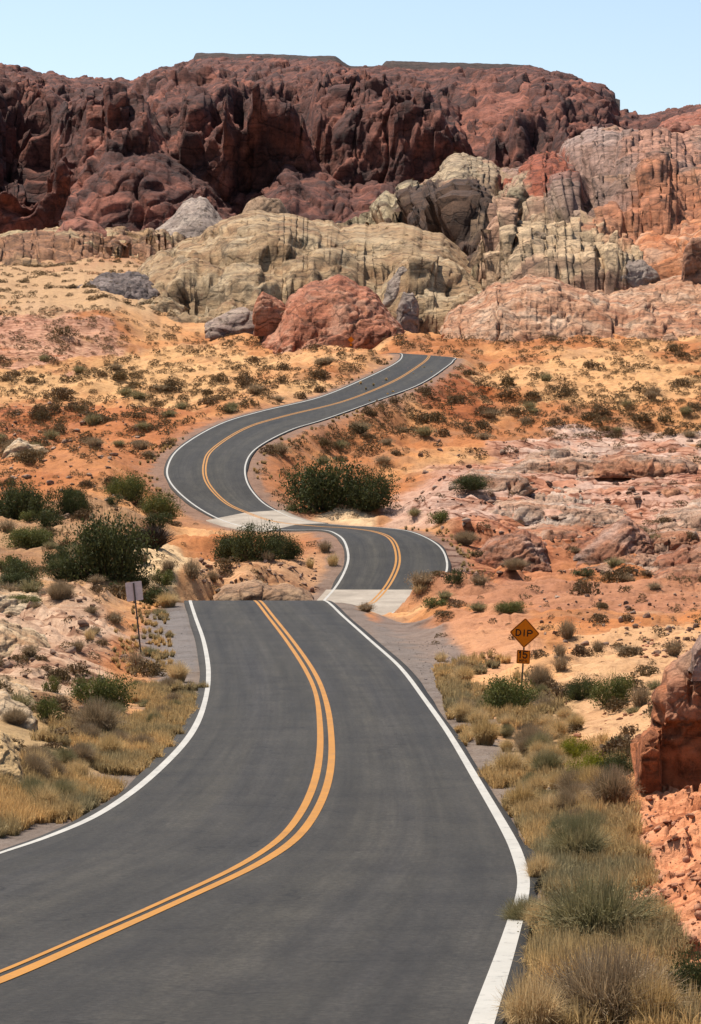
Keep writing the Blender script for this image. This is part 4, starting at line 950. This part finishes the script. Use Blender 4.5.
rv = np.random.default_rng(31); LOOK = {'sage': 'brown-grey', 'greygreen': 'grey-green', 'straw': 'straw-yellow'}
for side, rows, n_ in (('right', [(690, 455, 540), (740, 475, 585), (800, 500, 600), (860, 530, 610)], 46), ('left', [(690, 120, 190), (740, 70, 165), (800, 0, 90), (820, 0, 50)], 30)):
    for _ in range(n_):
        row = rv.uniform(rows[0][0], rows[-1][0]); a_ = np.interp(row, [p[0] for p in rows], [p[1] for p in rows]); b__ = np.interp(row, [p[0] for p in rows], [p[2] for p in rows])
        px = rv.uniform(a_, b__); q, dr = ground_at(px, row)
        if dr < .6: continue
        sc = F/q[1]; kd_ = ['sage', 'greygreen', 'straw', 'straw', 'sage'][rv.integers(0, 5)]; w_ = sc*rv.uniform(.55, .95)
        plant(px, row, w_, w_*rv.uniform(.5, .7), kd_, LOOK[kd_]+' tuft among the dry grass of the '+side+' road verge', LOOK[kd_]+' tufts in the '+side+' verge', big=True)
for _ in range(34):
    px, row = rv.uniform(-40, 165), rv.uniform(498, 606); kd_ = ['creosote', 'olive', 'sage', 'creosote'][rv.integers(0, 4)]; w_ = rv.uniform(16, 34)
    plant(px, row, w_, w_*rv.uniform(.4, .65), kd_, {'creosote': 'small dark green', 'olive': 'small olive', 'sage': 'small brown'}[kd_]+' brush filling the thicket around the big bushes left of the road', {'creosote': 'dark green', 'olive': 'olive', 'sage': 'brown'}[kd_]+' brush of the left thicket')
# verge grass: uncountable, one object per verge
def grass_band(name, spots, seed):
    r = np.random.default_rng(seed); a = Acc()
    for (x, y, z, R, H, n) in spots:
        V, Fc, T = blades(n, R, H, .010*max(1, y/45), r, spread=1., droop=.3, hv=.5)
        V = V+np.array([x, y, z]); a.add(V, Fc, T)
    return tag(link(name, a.mesh(name, M['verge'])), kind='stuff')
def band(poly_rows, n, seed, dmin, dmax, hh=(.25, .5)):
    r = np.random.default_rng(seed); out = []; t = 0
    while len(out) < n and t < n*20:
        t += 1
        row = r.uniform(poly_rows[0][0], poly_rows[-1][0]); a = np.interp(row, [p[0] for p in poly_rows], [p[1] for p in poly_rows]); b = np.interp(row, [p[0] for p in poly_rows], [p[2] for p in poly_rows])
        q, dr = ground_at(a+(b-a)*r.beta(1, 1.5)*1.2 if a > 300 else b-(b-a)*r.beta(1, 1.4)*1.45, row)
        if dr < dmin or dr > dmax*r.uniform(.35, 1.1): continue
        if vnoise(np.array([[q[0]/1.6, q[1]/3., 3.]]), 8)[0] < -.32: continue
        H = r.uniform(*hh); R = H*r.uniform(.5, .9); out.append((q[0], q[1], q[2]-.02, R, H, int(40+60*r.random())))
    return out
g1 = band([(690, 150, 205), (730, 90, 192), (760, 60, 180), (790, 10, 142), (830, -60, 72), (870, -160, -20)], 3000, 3, .42, 6.5, (.18, .42))
g1 += band([(600, 110, 190), (640, 120, 175), (690, 130, 200)], 160, 4, 1.3, 3.5, (.2, .35))
grass_band('dry_grass', g1, 8)
g2 = band([(660, 430, 500), (720, 450, 560), (780, 480, 620), (850, 511, 620), (900, 519, 640), (1000, 488, 670), (1050, 470, 670)], 2600, 5, .32, 6.5, (.18, .42))
grass_band('dry_grass', g2, 9)
g3 = band([(526, 380, 460), (560, 440, 480), (600, 400, 520)], 50, 15, 1., 3, (.2, .4))+band([(440, 140, 190), (500, 150, 260)], 50, 16, 1., 3, (.25, .5))+band([(360, 380, 460), (420, 300, 380), (480, 245, 290)], 70, 17, .8, 2.5, (.25, .5))
grass_band('dry_grass', g3, 10)

# scattered shrubs
r = np.random.default_rng(77); spots = []
def dens(px, row):
    if row > 600: return .8 if (px > 430 or px < 170) else 0
    if row > 520: return .35 if not (215 < px < 330) else .3
    if px > 400 and row > 440: return .14
    if row > 340: return 1.
    return .9
tries = 0; seen = set()
while len(spots) < 6200 and tries < 50000:
    tries += 1
    px = r.uniform(-160, 860); u = r.random()
    row = r.uniform(258, 345) if u < .30 else r.uniform(338, 460) if u < .78 else r.uniform(460, 600) if u < .93 else r.uniform(600, 760)
    if r.random() > dens(px, row): continue
    cl = vnoise(np.array([[px/28, row/9, 1.]]), 5)[0]
    if cl < -.1 and r.random() < .6: continue
    kx, ky = int(px/4), int(row/1.8)
    if (kx, ky) in seen: continue
    seen.add((kx, ky))
    q, dr = ground_at(px, row)
    if dr < 1.6: continue
    if 250 < row < 335 and px > 190: continue
    R = r.lognormal(math.log(.56), .5) if q[1] < 560 else r.lognormal(math.log(.95), .3)
    if row > 600: R *= .5
    elif row > 470: R *= .7
    spots.append((q, min(R, 1.7)))
spots.sort(key=lambda s: -(s[1]/s[0][1])*(1 if abs(s[0][0]/s[0][1]*F) < 370 else .001))
for i, (q, R) in enumerate(spots[:294]):
    kind = ['scrub', 'scrub', 'sage', 'scrub', 'greygreen'][r.integers(0, 5)]
    me, _ = get(kind if kind != 'greygreen' else 'greygreen', int(r.integers(0, 4)), False)
    o = link('desert_shrub', me); o.location = (q[0], q[1], q[2]-.05); o.rotation_euler = (0, 0, r.uniform(0, 6.28)); o.scale = (R, R, R*r.uniform(.6, .95))
    tag(o, 'small rounded brown desert shrub scattered on the orange sand', 'shrub', 'small desert shrubs scattered over the sand')
a = Acc(); pv = [dome(190, .105, np.random.default_rng(k)) for k in range(8)]
for i, (q, R) in enumerate(spots[294:]):
    V, Fc, T = pv[i % 8]; th = r.uniform(0, 6.28); c, s = math.cos(th), math.sin(th)
    V2 = np.stack([V[:, 0]*c-V[:, 1]*s, V[:, 0]*s+V[:, 1]*c, V[:, 2]*r.uniform(.7, 1.1)], 1)*R+q-np.array([0, 0, .05]); a.add(V2, Fc, np.clip(T+r.normal(0, .25), 0, 1))
for i, (q, R) in enumerate(ROCKSHRUBS):
    V, Fc, T = pv[i % 8]; V2 = V*np.array([R, R, R*.8])+q; a.add(V2, Fc, T)
tag(link('scrub', a.mesh('scrub', M['scrub'])), kind='stuff')

# stones and rubble
def chop(V, r):
    for _ in range(9):                                # flat broken faces
        n_ = r.normal(0, 1, 3); n_ /= np.linalg.norm(n_); h_ = r.uniform(.35, .8); e = V@n_-h_; V = V-np.clip(e, 0, None)[:, None]*n_
    return V
def stones(name, areas, mat, seed):
    r = np.random.default_rng(seed); Vs = []; Fs = []; n = 0
    import bmesh
    bm = bmesh.new(); bmesh.ops.create_icosphere(bm, subdivisions=2, radius=1); bv = np.array([v.co for v in bm.verts]); bf = np.array([[v.index for v in f.verts] for f in bm.faces]); bm.free()
    for (x0, x1, r0, r1, cnt, s0, s1, dm) in areas:
        for _ in range(cnt):
            q, dr = ground_at(r.uniform(x0, x1), r.uniform(r0, r1))
            if dr < dm: continue
            s = s0*(s1/s0)**(r.random()**2.2)
            V = bv*(1+.25*vnoise(bv*1.3+r.uniform(0, 99), 1)[:, None]); V = chop(V, r)*np.array([1, r.uniform(.6, 1), r.uniform(.45, .9)])*s
            th = r.uniform(0, 6.28); c, s_ = math.cos(th), math.sin(th); V = np.stack([V[:, 0]*c-V[:, 1]*s_, V[:, 0]*s_+V[:, 1]*c, V[:, 2]], 1)
            Vs.append(V+q+np.array([0, 0, s*.15])); Fs.append(bf+n); n += len(bv)
    return tag(link(name, mesh_np(name, np.concatenate(Vs), [np.concatenate(Fs)], mat, smooth=False)), kind='stuff')
stones('rubble', [(600, 760, 790, 960, 700, .015, .11, 1.5), (560, 720, 700, 790, 120, .03, .12, 1.5), (640, 720, 640, 660, 60, .05, .2, 1.5)], rm('rubble_rock', [(.45, .19, .11), (.58, .28, .17), (.68, .38, .26)], 40, 20, varnish=.2), 3)
stones('gravel', [(380, 460, 640, 720, 900, .015, .05, .7), (60, 210, 620, 840, 1400, .012, .045, .7), (480, 560, 740, 1000, 700, .012, .04, .7)], rm('gravel_rock', [(.12, .1, .09), (.22, .18, .16), (.34, .28, .24)], 50, 6, varnish=.2), 4)
stones('stones', [(-60, 200, 590, 720, 260, .05, .3, 2), (540, 760, 585, 660, 260, .05, .25, 2), (200, 320, 555, 598, 160, .08, .35, 1), (0, 140, 400, 520, 160, .15, .6, 2), (420, 720, 440, 580, 260, .15, .6, 2)], rm('loose_rock', [(.25, .13, .09), (.4, .25, .17), (.52, .38, .29)], 120, 14, varnish=.5), 5)

# ------------------------------------------------------------ signs
import bmesh
Msign = plain('orange_sign_sheet', (.95, .27, .018), .5, 0, .15); Mblack = plain('black_legend', (.015, .013, .012), .6)
Mpost = plain('steel_post', (.16, .13, .11), .6, .3, .4, 20); Mback = plain('sign_back', (.95, .80, .74), .7, 0, .2, 5)
def prism(name, pts2, y0, y1, mat, parent, bev=0):
    bm = bmesh.new(); a = [bm.verts.new((x, y0, z)) for x, z in pts2]; b_ = [bm.verts.new((x, y1, z)) for x, z in pts2]; n = len(pts2)
    bm.faces.new(a); bm.faces.new(b_[::-1])
    for i in range(n): bm.faces.new((a[i], b_[i], b_[(i+1) % n], a[(i+1) % n]))
    bmesh.ops.recalc_face_normals(bm, faces=bm.faces)
    me = bpy.data.meshes.new(name); bm.to_mesh(me); bm.free(); me.materials.append(mat); return link(name, me, parent)
def rrect(cx, cz, w_, h, r_, rot=0):
    o = []
    for sx, sz, a0 in ((1, 1, 0), (-1, 1, 90), (-1, -1, 180), (1, -1, 270)):
        for k in range(4):
            t = math.radians(a0+k*30); o.append((sx*(w_/2-r_)+math.cos(t)*r_, sz*(h/2-r_)+math.sin(t)*r_))
    c, s = math.cos(rot), math.sin(rot); return [(cx+x*c-z*s, cz+x*s+z*c) for x, z in o]
def strokes(name, segs, wd, y, mat, parent):
    bm = bmesh.new(); k = 0
    for seg in segs:
        for (x0, z0), (x1, z1) in zip(seg[:-1], seg[1:]):
            d = Vector((x1-x0, z1-z0)); d.normalize(); n = Vector((-d.y, d.x))*wd/2; d *= wd/2; yy = y-.0006*(k % 5); k += 1
            q = [(x0-d.x+n.x, z0-d.y+n.y), (x1+d.x+n.x, z1+d.y+n.y), (x1+d.x-n.x, z1+d.y-n.y), (x0-d.x-n.x, z0-d.y-n.y)]
            bm.faces.new([bm.verts.new((a_, yy, b_)) for a_, b_ in q])
    me = bpy.data.meshes.new(name); bm.to_mesh(me); bm.free(); me.materials.append(mat); return link(name, me, parent)
def post(parent, h, w_=.05):
    # U-channel post
    pts_ = [(-w_/2, 0), (w_/2, 0), (w_/2, .035), (w_*.32, .035), (w_*.32, .008), (-w_*.32, .008), (-w_*.32, .035), (-w_/2, .035)]
    bm = bmesh.new(); a = [bm.verts.new((x, y, -.3)) for x, y in pts_]; b_ = [bm.verts.new((x, y, h)) for x, y in pts_]
    bm.faces.new(a); bm.faces.new(b_[::-1])
    for i in range(8): bm.faces.new((a[i], b_[i], b_[(i+1) % 8], a[(i+1) % 8]))
    bmesh.ops.recalc_face_normals(bm, faces=bm.faces)
    me = bpy.data.meshes.new('post'); bm.to_mesh(me); bm.free(); me.materials.append(Mpost); return link('post', me, parent)
def letter(ch, x, z, w_, h):
    D_ = {'D': [[(0, 0), (0, 1), (.55, 1), (.9, .8), (1, .5), (.9, .2), (.55, 0), (0, 0)]], 'I': [[(.5, 0), (.5, 1)]], 'P': [[(0, 0), (0, 1), (.7, 1), (1, .86), (1, .62), (.7, .47), (0, .47)]],
          '1': [[(.25, .78), (.55, 1), (.55, 0)]], '5': [[(.95, 1), (.1, 1), (.05, .56), (.6, .62), (.95, .45), (.95, .2), (.6, 0), (.2, 0), (0, .18)]],
          'M': [[(0, 0), (0, 1), (.5, .35), (1, 1), (1, 0)]], 'H': [[(0, 0), (0, 1)], [(1, 0), (1, 1)], [(0, .5), (1, .5)]]}
    return [[(x+p[0]*w_, z+p[1]*h) for p in s_] for s_ in D_[ch]]
def diamond(root, cz, side):
    p = prism('sign_panel', rrect(0, cz, side, side, .05, math.pi/4), -.012, -.002, Msign, root)
    b_ = rrect(0, cz, side-.05, side-.05, .045, math.pi/4); b_.append(b_[0]); strokes('border', [b_], .016, -.0135, Mblack, p); return p
q, _ = ground_at(521, 700); d = q[1]; mp = d/F
root = bpy.data.objects.new('warning_sign', None); COL.objects.link(root); root.location = q; root.rotation_euler = (math.radians(1), math.radians(3.2), math.radians(-6))
tag(root, 'orange diamond sign reading DIP over a small 15 plate on the right verge', 'road sign')
zc = (700-633)*mp; side = 31*mp/1.414
post(root, zc+side*.3)
p = diamond(root, zc, side*.985)
strokes('lettering', letter('D', -.255, zc-.085, .135, .17)+letter('I', -.065, zc-.085, .1, .17)+letter('P', .09, zc-.085, .13, .17), .035, -.0175, Mblack, p)
z2 = (700-657)*mp; ps = 13.4*mp
pl = prism('speed_plate', rrect(0, z2, ps, ps*1.02, .03), -.012, -.002, Msign, root)
b_ = rrect(0, z2, ps-.04, ps-.04, .025); b_.append(b_[0]); strokes('border', [b_], .012, -.0135, Mblack, pl)
strokes('lettering', letter('1', -.15, z2-.03, .1, .2)+letter('5', -.01, z2-.03, .12, .2), .034, -.0175, Mblack, pl)
mph = []
for i_, ch in enumerate('MPH'): mph += letter(ch, -.11+i_*.085, z2-.155, .05, .07)
strokes('lettering', mph, .014, -.0175, Mblack, pl)
# back of a sign, left verge
q, _ = ground_at(141, 655); mp = q[1]/F
root = bpy.data.objects.new('road_sign', None); COL.objects.link(root); root.location = q; root.rotation_euler = (0, math.radians(-6), math.radians(12))
tag(root, 'blank back of a square road sign on a thin leaning post, left verge', 'road sign')
zt = (655-582)*mp; wq = 16.5*mp
bk = prism('sign_panel', rrect(0, zt-9.5*mp, wq, 19*mp, .04), .040, .046, Mback, root)
bm_post = post(root, zt-1*mp, .06)
# far diamond sign
q, _ = ground_at(351, 350); mp = q[1]/F
root = bpy.data.objects.new('warning_sign', None); COL.objects.link(root); root.location = q; root.rotation_euler = (0, 0, math.radians(-10))
tag(root, 'tiny orange diamond sign beside the far end of the road', 'road sign')
zz = max(1.6, 10*mp); post(root, zz); diamond(root, zz, .8)
pp = prism('speed_plate', rrect(0, zz-.85, .4, .4, .03), -.012, -.002, Msign, root)
ALB = {'asphalt': (.37, 1.9), 'white_paint': (.74, 1.), 'yellow_paint': (.70, 1.), 'concrete': (.68, 1.)}
for m in bpy.data.materials:          # overall albedo calibration
    nt = m.node_tree
    v, sa = ALB.get(m.name, (.72, 1.1))
    for b in [n for n in nt.nodes if n.type in ('BSDF_PRINCIPLED', 'BSDF_TRANSLUCENT')]:
        i = b.inputs[0]
        if i.is_linked:
            h = nt.nodes.new('ShaderNodeHueSaturation'); h.inputs['Value'].default_value = v; h.inputs['Saturation'].default_value = sa
            nt.links.new(i.links[0].from_socket, h.inputs['Color']); nt.links.new(h.outputs[0], i)
print('objects', len(C.objects))
